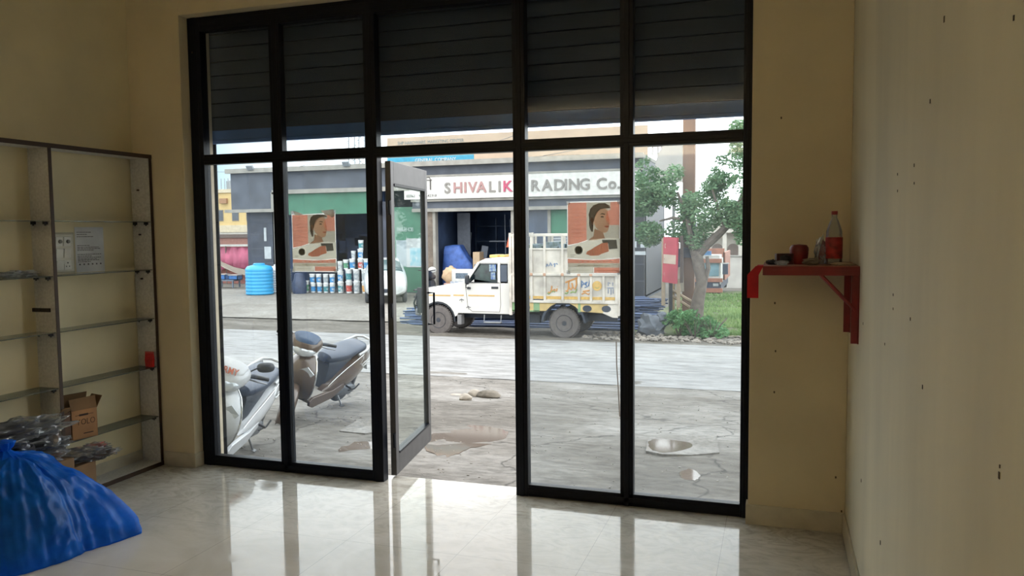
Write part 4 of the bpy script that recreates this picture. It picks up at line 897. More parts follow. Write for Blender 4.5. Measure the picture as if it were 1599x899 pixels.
    for s in (-1, 1):
        b = MB(); b.box(x0,x1,s*ch-s*.02,s*ch,.96,1.56); b.box(x0,x1,s*ch-s*.02,s*ch,1.56,2.17); P(b, 'side_panel', WD)
        # ribs and rails
        b = MB()
        for x in (-.40,-.86,-1.19,-1.63,-2.03,-2.32,-2.62,-2.92): b.box(x-.028,x+.028,s*ch,s*(ch+.045),.90,2.5 if x > -3 else 1.6)
        b.box(x0,x1,s*ch,s*(ch+.05),1.53,1.585); b.box(x0,x1,s*ch,s*(ch+.05),2.47,2.53); b.box(x0,x1,s*ch,s*(ch+.04),.88,.94); b.box(x0,x1,s*ch,s*(ch+.03),2.15,2.19)
        P(b, 'cage_ribs', WD, bevel=.006)
        b = MB()
        for x in (-.86,-1.19,-1.63,-2.03,-2.32): b.lathe([(.04,0),(.035,.015),(0,.02)] if s > 0 else [(.04,0),(.035,-.015),(0,-.02)], (x, s*(ch+.05), 1.56), 'y', 10)
        P(b, 'rib_rosette', mat('rosette_orange', ex((226,180,150),.42), .6))
        # lower painted skirt with arch cut and oval openings
        sk = [(x1,.90),(x0,.90),(x0,.56),(x0+.12,.56),(x0+.36,.66)]+[p for p in ra if p[1] > .66][0:]+[(x1,.66)]
        b = MB(); b.prism(sk, s*(ch-.02), s*(ch+.002), 'y'); P(b, 'lower_skirt', YB)
        b = MB(); b.prism([(x0,.90),(x0,.56),(x0+.12,.56),(x0+.36,.66),(x0+.2,.9)], s*(ch+.003), s*(ch+.008), 'y'); P(b, 'skirt_end_plate', WD)
        b = MB()
        for x in (-.70,-2.22,-2.68): b.lathe([(.105,0),(.105,.006),(.0,.0065)] if s > 0 else [(.105,0),(.105,-.006),(0,-.0065)], (0,0,0), 'y', 20); n_ = 60; b.v[-n_:] = [(v[0]*1.05+x, v[1]+s*(ch+.002), v[2]*.75+.76) for v in b.v[-n_:]]
        P(b, 'oval_opening', DK)
        b = MB(); 
        for (xa, xb) in ((-.36,-.50),(-.90,-1.05),(-2.0,-2.06)): b.box(xb,xa,s*(ch+.002),s*(ch+.006),.67,.89)
        b.box(-1.05,-.36,s*(ch+.002),s*(ch+.006),.66,.69); P(b, 'green_paint', GN)
        b = MB(); b.box(-.80,-.42,s*(ch+.002),s*(ch+.008),.905,.965); b.box(-1.18,-.90,s*(ch+.002),s*(ch+.008),.905,.965); P(b, 'dark_gap', DK)
        b = MB(); 
        for xa, xb in ((-.42,-.83),(-.89,-1.16),(-1.22,-1.60),(-1.66,-2.0),(-2.06,-2.29),(-2.35,-2.59),(-2.65,-2.89)): b.box(xb,xa,s*(ch+.001),s*(ch+.005),.97,1.04)
        P(b, 'yellow_border', mat('border_amber', ex((240,196,110),.42), .6, n=(14,.2)))
        b = MB(); aa = arch(-1.63,.55,0,12,pi*.98,.02*pi); bb = arch(-1.63,.50,0,12,pi*.98,.02*pi); b.prism(aa+bb[::-1], s*(ch-.35), s*(ch-.01), 'y'); P(b, 'rear_arch', DK)
        b = MB(); b.prism([(-1.15,.90),(-2.1,.9),(-2.12,.60),(-2.0,.62),(-1.9,.84),(-1.36,.84),(-1.2,.62)], s*(ch-.3), s*(ch-.02), 'y'); P(b, 'arch_panel', DK)
    b = MB(); b.box(x0-.03,x0,-ch,ch,.6,2.5); P(b, 'tail_gate', WD)
    b = MB()
    for y_ in (-.9,-.45,0,.45,.9): b.box(x1,x1+.045,y_-.025,y_+.025,.9,2.56)
    for z in (1.5,2.0,2.53): b.box(x1,x1+.04,-.93,.93,z-.025,z+.025)
    b.box(x1-.0,x1+.012,-.93,.93,.9,1.9); P(b, 'head_board', WD)
    b = MB(); b.box(x1,x1+.06,ch-.02,ch+.05,.57,2.56); P(b, 'front_corner_post', WD)
    # painted lettering on the panels, drawn as brush strokes
    def strokes(name, x, z, sc, m, segs, r=.018, sl=.0, yy=.006):
        b = MB()
        for sg in segs: b.tube([(x-(p[0]+p[1]*sl)*sc, ch+yy, z+p[1]*sc) for p in sg], r, 6)
        b.v = [(v[0], ch+yy+(v[1]-ch-yy)*.25, v[2]) for v in b.v]; P(b, name, m)
    GY = mat('lettering_grey', ex((128,126,124),.42), .7); GR = mat('lettering_green', ex((150,176,110),.42), .7); OG = mat('lettering_orange', ex((226,160,90),.42), .7); BL = mat('lettering_blue', ex((104,140,186),.42), .7); RD = mat('lettering_pink', ex((220,150,140),.42), .7)
    strokes('painted_script', -.44, 1.10, .3, GY, [[(k*.22,k*.24),(k*.22+.13,k*.24+.12)] for k in range(5)]+[[(k*.22+.02,k*.24+.3),(k*.22+.14,k*.24+.44)] for k in range(5)], .014)
    strokes('painted_word_jai', -1.27, 1.12, .24, OG, [[(0,.1),(.15,0),(.3,.15),(.38,.7)],[(.45,.2),(.6,.35),(.7,.15),(.68,.4)],[(.85,.15),(.92,.45)],[(.95,.62),(.97,.66)]], .017)
    strokes('painted_word_shadow', -1.25, 1.09, .24, GR, [[(0,.1),(.15,0),(.3,.15),(.38,.4)],[(.45,.2),(.6,.32),(.75,.2)]], .017, yy=.004)
    strokes('painted_word_jay', -1.70, 1.16, .34, OG, [[(0,.05),(.12,0),(.2,.2),(.24,.75)],[(.24,.3),(.4,.12),(.5,.35),(.46,.6)],[(.5,.35),(.68,.15),(.78,.5),(.76,.9)],[(-.02,.62),(.9,.98)]], .02)
    strokes('painted_word_outline', -1.68, 1.12, .34, GR, [[(0,.0),(.14,-.04),(.26,.12)],[(.4,.02),(.55,.1),(.75,.05),(.85,.3)]], .018, yy=.004)
    strokes('blue_lettering', -2.09, 1.18, .27, BL, [[(0,.3),(.0,.9),(.22,.6),(.02,.5)],[(.3,.5),(.5,.8),(.3,.7),(.5,.35),(.26,.3)],[(.6,.4),(.75,1.0),(.85,.5)]], .017)
    strokes('orange_lettering', -2.09, 1.07, .27, OG, [[(0,.1),(.3,.25),(.6,.1),(.85,.3)],[(.1,.35),(.4,.4),(.8,.45)]], .017)
    b = MB(); b.lathe([(.115,0),(.115,.004),(0,.005)], (-2.46, ch+.002, 1.30), 'y', 28); P(b, 'round_badge', mat('badge_gold', ex((240,196,110),.42), .6))
    strokes('badge_face', -2.41, 1.27, .1, GR, [[(0,.0),(.5,-.3),(1.0,.0)],[(.1,.8),(.3,.9)],[(.7,.9),(.9,.8)]], .009)
    strokes('blue_grey_lettering', -2.70, 1.10, .26, mat('lettering_slate', ex((150,160,180),.42), .7), [[(0,.6),(.6,.6)],[(.1,.5),(.1,.1)],[(.35,.5),(.35,.0)],[(.55,.5),(.55,.1)],[(.1,.8),(.1,1.1),(.3,1.0)],[(.5,.8),(.5,1.1)]], .014)
    strokes('upper_blue_lettering', -1.22, 1.74, .3, BL, [[(0,.0),(.1,.25),(.2,.05)],[(.3,.1),(.35,.35),(.5,.1)],[(.6,.2),(.75,.3),(.7,.0)],[(.85,.3),(.95,.2)]], .012)
    # goods behind the cage rails
    b = MB(); random.seed(9)
    for k in range(12):
        x = -.6-k*.19; b.box(x-.07,x+.07,-.5,.7,2.0,2.22+random.random()*.12)
    P(b, 'carried_goods', mat('load_goods', ex((150,170,184),.4), .7, n=(5,.5), rgb2=ex((90,110,90),.4)))
    return T
truck()
# steel rod bundle on the verge
T = thing('steel_rod_pile', 'long pile of bluish black reinforcement rods lying behind and beside the pickup truck', 'steel rods', (-5.8, 21.75, -.93))
b = MB(); random.seed(5)
for k in range(150):
    z = (k % 15)*.052+.02; y = random.uniform(-1.3,1.3)*(1-z*.7); xa = random.uniform(-4.6,-3.4); xb = random.uniform(2.2,3.0); mid = random.uniform(-.05,.05)
    y = y*.5-(.9-z)*.8
    b.tube([(xa, y-.1, z*.55), (-1, y+mid, z*.9), (1.0, y-mid, z+.0), (xb, y+random.uniform(-.08,.08), z*random.uniform(.9,1.05))], .022, 5)
b.build('rods', mat('blued_steel_rod', ex((96,116,156),.4), .45, .3, n=(1.2,.4), stretch=(.3,8,8)), T)
T['kind'] = 'stuff'

# ================================================================== TRADING SHOP ACROSS THE ROAD
BY = 31.0
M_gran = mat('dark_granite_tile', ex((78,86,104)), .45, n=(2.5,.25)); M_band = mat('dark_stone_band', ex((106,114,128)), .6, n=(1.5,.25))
M_conc = mat('weathered_concrete_trim', ex((190,188,180)), .8, n=(3,.15)); M_green = mat('green_shutter_paint', ex((84,150,122)), .55, n=(2,.15)); M_signw = mat('sign_board_white', ex((250,249,244),.42), .5)
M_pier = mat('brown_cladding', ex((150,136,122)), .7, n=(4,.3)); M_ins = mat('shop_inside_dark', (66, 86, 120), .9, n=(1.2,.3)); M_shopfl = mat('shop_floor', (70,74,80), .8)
T = thing('shop_building', 'dark granite shop building with a long white lettered sign across the road', 'building', (-14, BY, -.93))
def WB(name, m, *boxes, par=None, **k):
    b = MB()
    for q in boxes: b.box(*q)
    return loc(b, name, m, par or T, **k)
Z0 = -.93
# shell: back rooms, floors, roof
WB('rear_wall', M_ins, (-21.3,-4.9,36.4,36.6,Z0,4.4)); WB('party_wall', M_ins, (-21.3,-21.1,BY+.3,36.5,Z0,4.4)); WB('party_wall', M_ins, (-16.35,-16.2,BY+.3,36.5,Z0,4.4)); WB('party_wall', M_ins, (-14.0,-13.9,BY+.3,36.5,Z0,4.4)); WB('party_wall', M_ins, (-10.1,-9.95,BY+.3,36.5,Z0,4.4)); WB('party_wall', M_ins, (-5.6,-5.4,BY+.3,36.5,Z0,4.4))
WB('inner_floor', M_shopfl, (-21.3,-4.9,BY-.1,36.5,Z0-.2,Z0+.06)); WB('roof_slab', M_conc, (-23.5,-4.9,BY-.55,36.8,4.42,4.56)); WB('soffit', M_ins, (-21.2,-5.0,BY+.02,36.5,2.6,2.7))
WB('roof_edge', M_conc, (-23.6,-4.85,BY-.7,BY-.55,4.38,4.58))
WB('stone_band', M_band, (-23.45,-21.0,BY-.5,36.5,2.78,4.4)); WB('stone_band', M_band, (-21.0,-4.9,BY-.4,BY+.1,3.6,4.4)); WB('band_trim', M_conc, (-21.3,-14.6,BY-.52,BY-.38,3.42,3.60)); WB('band_trim', M_conc, (-21.35,-21.15,BY-.52,BY-.38,2.78,3.5)); WB('band_trim', M_conc, (-23.8,-21.1,BY-.55,BY-.3,2.64,2.78))
WB('fascia_green', M_green, (-21.15,-16.2,BY-.35,BY-.2,2.5,3.42))
WB('granite_pier', M_gran, (-22.95,-21.6,BY-.1,36,Z0,2.68)); WB('edge_pier', M_conc, (-21.5,-21.25,BY-.15,BY+.2,Z0,2.65)); WB('granite_pier', M_gran, (-16.3,-15.65,BY-.1,BY+.3,Z0,3.0))
WB('brown_pier', M_pier, (-14.1,-13.72,BY-.15,BY+.2,Z0,2.55)); WB('edge_pier', M_conc, (-13.72,-13.6,BY-.18,BY+.1,Z0,2.55)); WB('edge_pier', M_conc, (-10.28,-10.1,BY-.18,BY+.1,Z0,2.55)); WB('granite_pier', M_gran, (-10.1,-9.75,BY-.1,BY+.3,Z0,2.6))
WB('lintel_band', M_band, (-14.6,-4.9,BY-.25,BY+.1,2.65,3.0)); WB('lintel_trim', M_conc, (-14.6,-4.9,BY-.32,BY-.15,2.52,2.66)); WB('lintel_trim', M_conc, (-14.6,-4.9,BY-.42,BY-.15,2.94,3.06)); WB('sign_trim', M_conc, (-14.9,-4.9,BY-.52,BY-.4,3.94,4.02))
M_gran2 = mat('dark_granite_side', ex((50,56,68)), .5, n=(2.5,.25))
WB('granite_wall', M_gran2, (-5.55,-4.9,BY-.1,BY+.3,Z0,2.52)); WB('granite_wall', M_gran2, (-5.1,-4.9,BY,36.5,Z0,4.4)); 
b = MB()
for z in (-.3,.35,1.0,1.65,2.3): b.box(-5.55,-4.9,BY-.11,BY-.1,z,z+.02); b.box(-22.95,-21.6,BY-.11,BY-.1,z,z+.02)
loc(b, 'tile_joints', mat('joint_pale', ex((120,126,138)), .8), T)
# bays: right curtained bay, green shutters with steel slats
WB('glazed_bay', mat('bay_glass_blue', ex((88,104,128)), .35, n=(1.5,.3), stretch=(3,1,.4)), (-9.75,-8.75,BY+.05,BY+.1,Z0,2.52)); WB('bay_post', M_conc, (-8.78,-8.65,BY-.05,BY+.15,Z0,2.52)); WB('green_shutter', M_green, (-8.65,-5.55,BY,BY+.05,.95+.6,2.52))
b = MB()
for k in range(22): b.box(-8.65,-5.55,BY+.0,BY+.03,Z0+.02+k*.112,Z0+.11+k*.112); 
loc(b, 'slatted_shutter', mat('pale_slats', ex((196,204,212)), .5), T)
WB('lower_green_panel', M_green, (-6.6,-5.55,BY-.04,BY,-.4,.35))
# green door shutter seen through the door leaf, its name and posters
WB('green_shutter', M_green, (-15.65,-14.1,BY-.02,BY+.05,Z0,2.75))
text_mesh('shutter_lettering', 'PARULHOB', mat('pale_letter', ex((190,216,210)), .7), T, (-15.45+14, -.04, 1.72+.93), .24, .005, (pi/2,0,0), .82, .004, .72)
WB('shutter_poster', mat('poster_pale_blue', ex((190,206,216)), .7, n=(3,.15)), (-15.5,-14.95,BY-.03,BY-.022,.25,1.35)); WB('shutter_poster', mat('poster_white', ex((220,226,230)), .7, n=(4,.1)), (-15.02,-14.12,BY-.045,BY-.035,.2,1.42)); WB('poster_picture', mat('poster_cyan', ex((110,196,220)), .7, n=(6,.4), rgb2=ex((210,232,238))), (-14.85,-14.25,BY-.052,BY-.046,.25,1.02))
# sign board and letters
WB('sign_board', M_signw, (-14.85,-5.0,BY-.5,BY-.38,3.04,3.96))
def dim(x, z): return (x+14, -.515, z+.93)
lets = [('S',-13.02,'g'),('H',-12.64,'r'),('I',-12.17,'r'),('V',-11.96,'r'),('A',-11.60,'r'),('L',-11.10,'g'),('I',-10.70,'g'),('K',-10.49,'p'),
        ('T',-9.80,'g'),('R',-9.33,'g'),('A',-8.85,'g'),('D',-8.39,'g'),('I',-7.97,'g'),('N',-7.80,'g'),('G',-7.36,'g'),('C',-6.69,'g'),('o',-6.23,'g'),('.',-5.88,'g')]
LM = {'g': mat('steel_letter_grey', ex((168,164,158)), .5), 'r': mat('faded_red_letter', ex((206,160,158)), .5), 'p': mat('pink_red_letter', ex((222,96,132)), .5)}
for ch, x, c in lets: text_mesh('letter', ch, LM[c], T, dim(x, 3.27), .60, .03, (pi/2,0,0), 1, .012)
b = MB()
b.box(-14.2,-13.58,BY-.54,BY-.5,3.80,3.83); b.box(-13.66,-13.62,BY-.54,BY-.5,3.42,3.82); b.box(-13.90,-13.86,BY-.54,BY-.5,3.42,3.82)
b.tube([(-13.9,BY-.52,3.82),(-13.82,BY-.52,3.93),(-13.70,BY-.52,3.94),(-13.62,BY-.52,3.82)], .018, 6); b.tube([(-14.16,BY-.52,3.68),(-14.08,BY-.52,3.72),(-13.99,BY-.52,3.62),(-14.05,BY-.52,3.48),(-14.18,BY-.52,3.5),(-14.14,BY-.52,3.62),(-13.88,BY-.52,3.62)], .018, 6)
loc(b, 'devanagari_lettering', mat('letter_dark_grey', ex((120,116,112)), .6), T)
text_mesh('phone_number', '02762   9762642318', mat('ink_dark', ex((96,96,98)), .7), T, dim(-14.75, 3.13), .15, .002, (pi/2,0,0), 1.1, .0)
# paper stickers on the granite
b = MB()
for x0_,x1_,z0_,z1_ in ((-22.1,-21.85,.6,1.15),(-22.15,-21.75,1.6,1.9)): pass
WB('paper_sticker', mat('sticker_white', ex((226,234,240)), .7), (-22.05,-21.92,BY-.12,BY-.11,1.35,1.95)); WB('paper_sticker', MATS['sticker_white'], (-22.05,-21.7,BY-.12,BY-.11,.55,1.1)); WB('paper_sticker', MATS['sticker_white'], (-22.5,-21.65,BY-.12,BY-.11,-.6,-.05))
WB('paper_sticker', MATS['sticker_white'], (-5.42,-5.2,BY-.12,BY-.11,1.0,1.25)); WB('paper_sticker', MATS['sticker_white'], (-5.05,-4.8,BY-.12,BY-.11,1.0,1.25)); WB('paper_sticker', MATS['sticker_white'], (-5.4,-4.85,BY-.12,BY-.11,.72,.86))
# interior: shelves, racks, boards in the open bays
random.seed(11)
M_rack = mat('rack_slate', (62, 78, 104), .7, n=(3,.3)); M_rack2 = mat('pale_board', (120,128,140), .7)
b = MB()
for x in (-13.4,-12.4,-11.4,-10.6): b.box(x-.03,x+.03,35.0,35.1,Z0,2.3)
for z in (-.2,.5,1.2,1.9): b.box(-13.4,-10.4,34.9,35.3,z,z+.04)
loc(b, 'shop_rack', M_rack, T)
b = MB()
for x, w_, t, h_ in ((-13.3,.25,.10,2.6),(-12.95,.2,-.12,2.2),(-12.6,.3,.16,2.0)): b.T = Matrix.Translation((x,33.2,Z0)) @ Matrix.Rotation(t, 4, 'Y'); b.box(-w_/2,w_/2,0,.05,0,h_)
b.T = Matrix.Identity(4); b.box(-13.5,-12.9,33.0,33.06,.5,2.5); loc(b, 'leaning_boards', M_rack2, T)
b = MB(); b.tube([(-12.0,33,1.25),(-11.2,33,1.25)], .03, 6); b.tube([(-10.95,33,.9),(-11.05,33,2.2)], .02, 6); b.tube([(-11.25,33,.2),(-11.28,33,2.4)], .025, 6); loc(b, 'hanging_pipes', M_rack2, T)
b = MB()
for k in range(16): x = random.uniform(-21,-16.6); b.box(x-.25,x+.25,34.5,35.2,Z0+random.uniform(0,2),Z0+2.1+random.uniform(-.5,.5))
loc(b, 'stored_goods', mat('stored_goods_dark', (44,58,86), .8, n=(2,.4)), T)
b = MB()
for k in range(10): b.T = Matrix.Translation((-18.0+k*.16,33.4,.35)) @ Matrix.Rotation(1.2+.06*k, 4, 'Y'); b.box(-.04,.04,-.3,.3,-.9,.9)
loc(b, 'stacked_strips', mat('grey_strips', (110,116,120), .7), T)

def single(name, label, cat, b, m, group=None, smooth=False, origin=None, **k):
    o = Vector(origin if origin is not None else b.v[0]); b.v = [tuple(Vector(p)-o) for p in b.v]
    q = b.build(name, m, None, smooth=smooth, **k); q.location = o; return tag(q, label, cat, group)
# roof hoarding
T = thing('roof_hoarding', 'long beige hoarding standing along the roof of the trading shop', 'hoarding', (-10.4, BY+.3, 4.56))
M_hb = mat('hoarding_beige', ex((232,206,180)), .7, n=(1.2,.08))
b = MB(); b.box(-5.6,5.55,0,.06,.02,1.15); b.build('board_face', M_hb, T)
b = MB()
for x in (-5.5,-2.8,0,2.8,5.4): b.box(x-.03,x+.03,.06,.1,0,1.15); b.tube([(x,.1,.9),(x,.7,0)], .02, 5)
b.build('hoarding_frame', M_steel, T)
b = MB(); b.box(-5.6,-1.62,-.012,0,.05,.30); b.build('blue_strip', mat('hoarding_blue', ex((70,180,218)), .6), T)
b = MB(); b.box(-5.6,-1.62,-.010,0,.30,.52); b.build('pale_blue_strip', mat('hoarding_pale_blue', ex((170,206,204)), .6, n=(3,.15)), T)
text_mesh('hoarding_lettering', 'ELECTRICAL', mat('hoard_teal', ex((96,170,186)), .7), T, (-5.0, -.016, .33), .30, .002, (pi/2,0,0), 1.1, .004, 1.05)
text_mesh('hoarding_lettering', 'GENERAL COMPANY', mat('hoard_white', ex((226,240,244)), .7), T, (-4.3, -.018, .09), .2, .002, (pi/2,0,0), 1.0, .003, 1.0)
text_mesh('hoarding_lettering', 'SHP HARDWARE  MARKETING CENTER', mat('hoard_grey', ex((150,168,170)), .7), T, (-5.1, -.010, .84), .2, .002, (pi/2,0,0), .95, .0, .9)
text_mesh('hoarding_lettering', 'M/s SHREE SHIVALIK TRADING CO.', mat('hoard_dark', ex((120,112,104)), .7), T, (1.0, -.010, .03), .16, .002, (pi/2,0,0), .95, .0, .8)
# iron pipes and flood lamps on the roof
b = MB()
for x, h_ in ((-4.9,.9),(-4.7,.7),(-4.5,.8),(-4.35,.6)): b.tube([(x,BY+.6,4.56),(x,BY+.6,4.56+h_)], .025, 5)
for z in (4.9,): b.tube([(-5.0,BY+.6,z),(-4.3,BY+.6,z)], .02, 5)
single('roof_rebar', 'rusty steel rods sticking up at the right end of the shop roof', 'steel rods', b, mat('rusty_rod', ex((150,140,136)), .8), origin=(-4.6,BY+.6,4.56))['kind'] = 'stuff'
for x, lb in ((-22.2,'small floodlight on the left end of the shop roof edge'), (-17.4,'small floodlight on the roof edge above the green fascia')):
    T = thing('floodlight', lb, 'floodlight', (x, BY-.62, 4.56)); b = MB(); b.tube([(0,0,0),(0,0,.12),(0,-.12,.1)], .02, 6); b.build('bracket', M_steel, T)
    b = MB(); b.T = Matrix.Translation((0,-.16,.05)) @ Matrix.Rotation(.6, 4, 'X'); b.box(-.16,.16,-.05,.05,-.12,.1); b.build('lamp_head', mat('lamp_grey', ex((176,184,192)), .5), T, bevel=.01)
# lattice masts behind
def mast(x, y, h_, w_, label):
    T = thing('lattice_mast', label, 'mast', (x, y, -.9)); M_ = mat('mast_grey', ex((186,196,204)), .6)
    for sx_ in (-1, 1):
        for sy_ in (-1, 1): b = MB(); b.tube([(sx_*w_,sy_*w_,0),(sx_*w_*.7,sy_*w_*.7,h_)], .05, 5); b.build('leg', M_, T)
    b = MB(); n_ = int(h_/1.0)
    for k in range(n_):
        z = k*h_/n_; z2 = (k+1)*h_/n_
        for sy_ in (-1, 1): b.tube([(-w_,sy_*w_,z),(w_*.85,sy_*w_,z2)], .03, 4); b.tube([(w_,sy_*w_,z),(-w_*.85,sy_*w_,z2)], .03, 4)
    b.build('lattice', M_, T)
p_ = at(557, 222, 60); mast(p_.x, 60, 13, .62, 'pale lattice mast rising behind the shop roof over the left poster')
p_ = at(402, 250, 52); mast(at(402,250,57).x, 57, 7.9, .45, 'short lattice mast showing just above the shop roof at its left end')
# overhead wires
b = MB()
for (a_, c_) in ((at(336,268,40), at(600,222,34)), (at(600,250,34), at(1000,212,30)), (at(595,240,36), at(820,205,30))):
    pts = [a_.lerp(c_, k/10)+Vector((0,0,-.5*sin(pi*k/10))) for k in range(11)]; b.tube(pts, .012, 4)
single('overhead_wires', 'thin overhead wires crossing the sky before the roof hoarding', 'wires', b, mat('wire_grey', ex((150,154,158)), .7), origin=at(600,250,34))['kind'] = 'stuff'

# goods inside the open middle bay
G = Z0+.06
T = thing('blue_tarpaulin', 'blue tarpaulin draped over goods at the left of the open shop bay', 'tarpaulin', (-13.0, 31.9, G))
b = MB(); b.loft([(-.62,0,.8,.3,.8,5),(-.5,0,.98,.38,.98,5),(-.2,0,1.0,.42,1.0,5),(.1,0,1.0,.42,1.0,5),(.2,0,.92,.42,.92,5),(.5,0,.72,.38,.72,5),(.7,0,.6,.3,.6,5)], 48)
b.v = [(x+.07*noise.noise(Vector((x*6,y*6,z*1.5))), y+.10*noise.noise(Vector((x*9,1,z*.6))), max(.01,z)) for x,y,z in b.v]; b.build('cloth', mat('tarp_blue', (66,98,166), .6, n=(4,.3)), T, smooth=True)
def carton(x, y, z, sx_, sy_, sz_, m, label, rz=0):
    T = thing('carton', label, 'box', (x, y, z), rz); b = MB(); b.box(-sx_/2,sx_/2,-sy_/2,sy_/2,0,sz_); b.build('carton_body', m, T, bevel=.01)
    b = MB(); b.box(-sx_*.3,sx_*.3,-sy_/2-.006,-sy_/2,sz_*.25,sz_*.7); b.build('printed_mark', mat('carton_print', ex((130,150,170)), .7, n=(20,.4)), T)
M_cw = mat('carton_white', ex((236,238,236),.5), .7); M_ct = mat('carton_tan', ex((196,172,142),.5), .7); M_cb = mat('carton_blue_print', ex((150,176,210),.5), .7, n=(12,.5), rgb2=ex((240,240,240),.5))
carton(-12.45,30.95,G,.95,.5,.5,M_cb,'blue printed carton at the foot of the carton stack in the open bay')
carton(-12.40,30.95,G+.5,.9,.5,.5,M_cw,'white carton on top of the blue printed carton in the open bay')
carton(-12.0,31.6,G,.3,.5,1.7,M_ct,'tall narrow tan carton right of the white carton')
carton(-13.05,30.9,G,.35,.35,.42,mat('carton_red', ex((214,130,110),.5), .7, n=(14,.4), rgb2=ex((240,230,220),.5)),'small red and white carton beside the black sack')
T = thing('sack', 'beige cloth sack lying on small cartons in front of the blue tarpaulin', 'sack', (-13.0,31.0,G+.42)); b = MB(); b.blob((0,0,.32),(.38,.25,.34),3,.15,2,4); b.build('sack_body', mat('sack_beige', ex((226,196,160),.5), .8), T, smooth=True); b = MB(); b.blob((.0,0,.66),(.1,.08,.07),2,.1,2,1); b.build('tied_mouth', MATS['sack_beige'], T, smooth=True)
T = thing('parked_motorbike', 'dark parked motorbike with a white helmet on it at the shop entrance', 'motorbike', (-13.35,29.6,-.9), radians(-80))
b = MB(); b.loft([(-.5,0,.75,.14,.1,2.5),(-.1,0,.8,.16,.12,2.5),(.25,0,.85,.2,.2,2.4),(.5,0,.9,.18,.16,2.2),(.65,0,.95,.1,.08,2)], 18); b.build('tank_and_seat', mat('motorbike_dark', ex((44,54,72),.4), .4, n=(6,.3)), T, smooth=True)
for x, nm in ((.68,'front_wheel'),(-.62,'rear_wheel')): wheel(T, nm, x, .3, .09, .21)
b = MB(); b.tube([(.68,0,.3),(.5,0,1.0)], .05); b.box(-.3,.3,-.12,.12,.3,.65); b.build('engine_and_fork', M_sdark, T)
b = MB(); b.tube([(.45,-.36,1.08),(.5,0,1.02),(.45,.36,1.08)], .02, 6); b.build('handlebar', M_plk, T)
b = MB(); b.blob((-.15,0,1.02),(.17,.15,.14),3,0,1,0); q_ = b.build('visor_shell', M_cw, None, smooth=True); b.v = []
q_.location = (-13.2, 30.1, -.05); q_.name = 'helmet'; q_.location = (-13.15,29.75,-.9+.02); tag(q_, 'white helmet lying on the seat of the dark parked motorbike', 'helmet')
T = thing('plastic_basin', 'orange brown tub on a stand inside the open shop bay', 'tub', (-11.6,32.2,G+.9)); b = MB(); b.lathe([(.22,0),(.26,.05),(.42,.45),(.45,.5),(.40,.5),(.2,.06),(0,.06)], n=24); b.build('tub', mat('tub_orange', (196,120,66), .6), T, smooth=True); b = MB(); b.box(-.3,.3,-.3,.3,-.9,0); b.build('stand', M_rack, T)
T = thing('plastic_chair', 'bright blue plastic chair inside the shop behind the truck bonnet', 'chair', (-11.05,30.7,G), .3); M_bc = mat('chair_blue', ex((60,160,220),.45), .5)
b = MB(); b.box(-.22,.22,-.22,.22,.42,.46); b.build('seat', M_bc, T, bevel=.01); b = MB(); b.prism([(-.22,.46),(.22,.46),(.25,.95),(.15,1.05),(-.15,1.05),(-.25,.95)], .18, .22, 'y'); b.build('backrest', M_bc, T, bevel=.01)
for x in (-.2,.2):
    for y in (-.2,.2): b = MB(); b.tube([(x,y,.43),(x*1.15,y*1.15,0)], .022, 6); b.build('leg', M_bc, T)
T = thing('plastic_drum', 'dark blue plastic drum behind the cartons in the shop', 'drum', (-11.65,31.3,G)); b = MB(); b.lathe([(.30,0),(.34,.05),(.34,.3),(.36,.33),(.34,.36),(.34,.75),(.36,.78),(.3,.9),(0,.9)], n=24); b.build('drum_body', mat('drum_navy', (46,66,110), .5), T, smooth=True)
b = MB(); b.blob((0,0,.75),(.3,.25,.8),3,.12,2,8,-.93); q_ = single('paper_roll', 'brown wrapped roll standing inside the open shop bay', 'roll', b, mat('brown_wrap', (120,92,66), .8), smooth=True, origin=(0,0,0)); q_.location = (-11.1,33.0,G)

# paint buckets stacked in front of the left bay
M_bk_w = mat('bucket_white', ex((238,240,240),.5), .45); LB = [mat('label_blue', ex((60,150,214),.5), .5, n=(9,.3), rgb2=ex((226,230,232),.5), ramp=(.36,.44)), mat('label_teal', ex((70,150,160),.5), .5, n=(9,.3), rgb2=ex((226,230,232),.5), ramp=(.36,.44)), mat('label_red', ex((214,90,80),.5), .5, n=(9,.3), rgb2=ex((226,230,232),.5), ramp=(.36,.44)), mat('label_orange', ex((232,170,90),.5), .5, n=(9,.3), rgb2=ex((226,230,232),.5), ramp=(.36,.44)), mat('label_grey', ex((170,180,186),.5), .5, n=(9,.3), rgb2=ex((226,230,232),.5), ramp=(.36,.44)), mat('label_green', ex((90,160,120),.5), .5, n=(9,.3), rgb2=ex((226,230,232),.5), ramp=(.36,.44))]
cn = ['blue','teal','red','orange','grey','green']
protos = {}
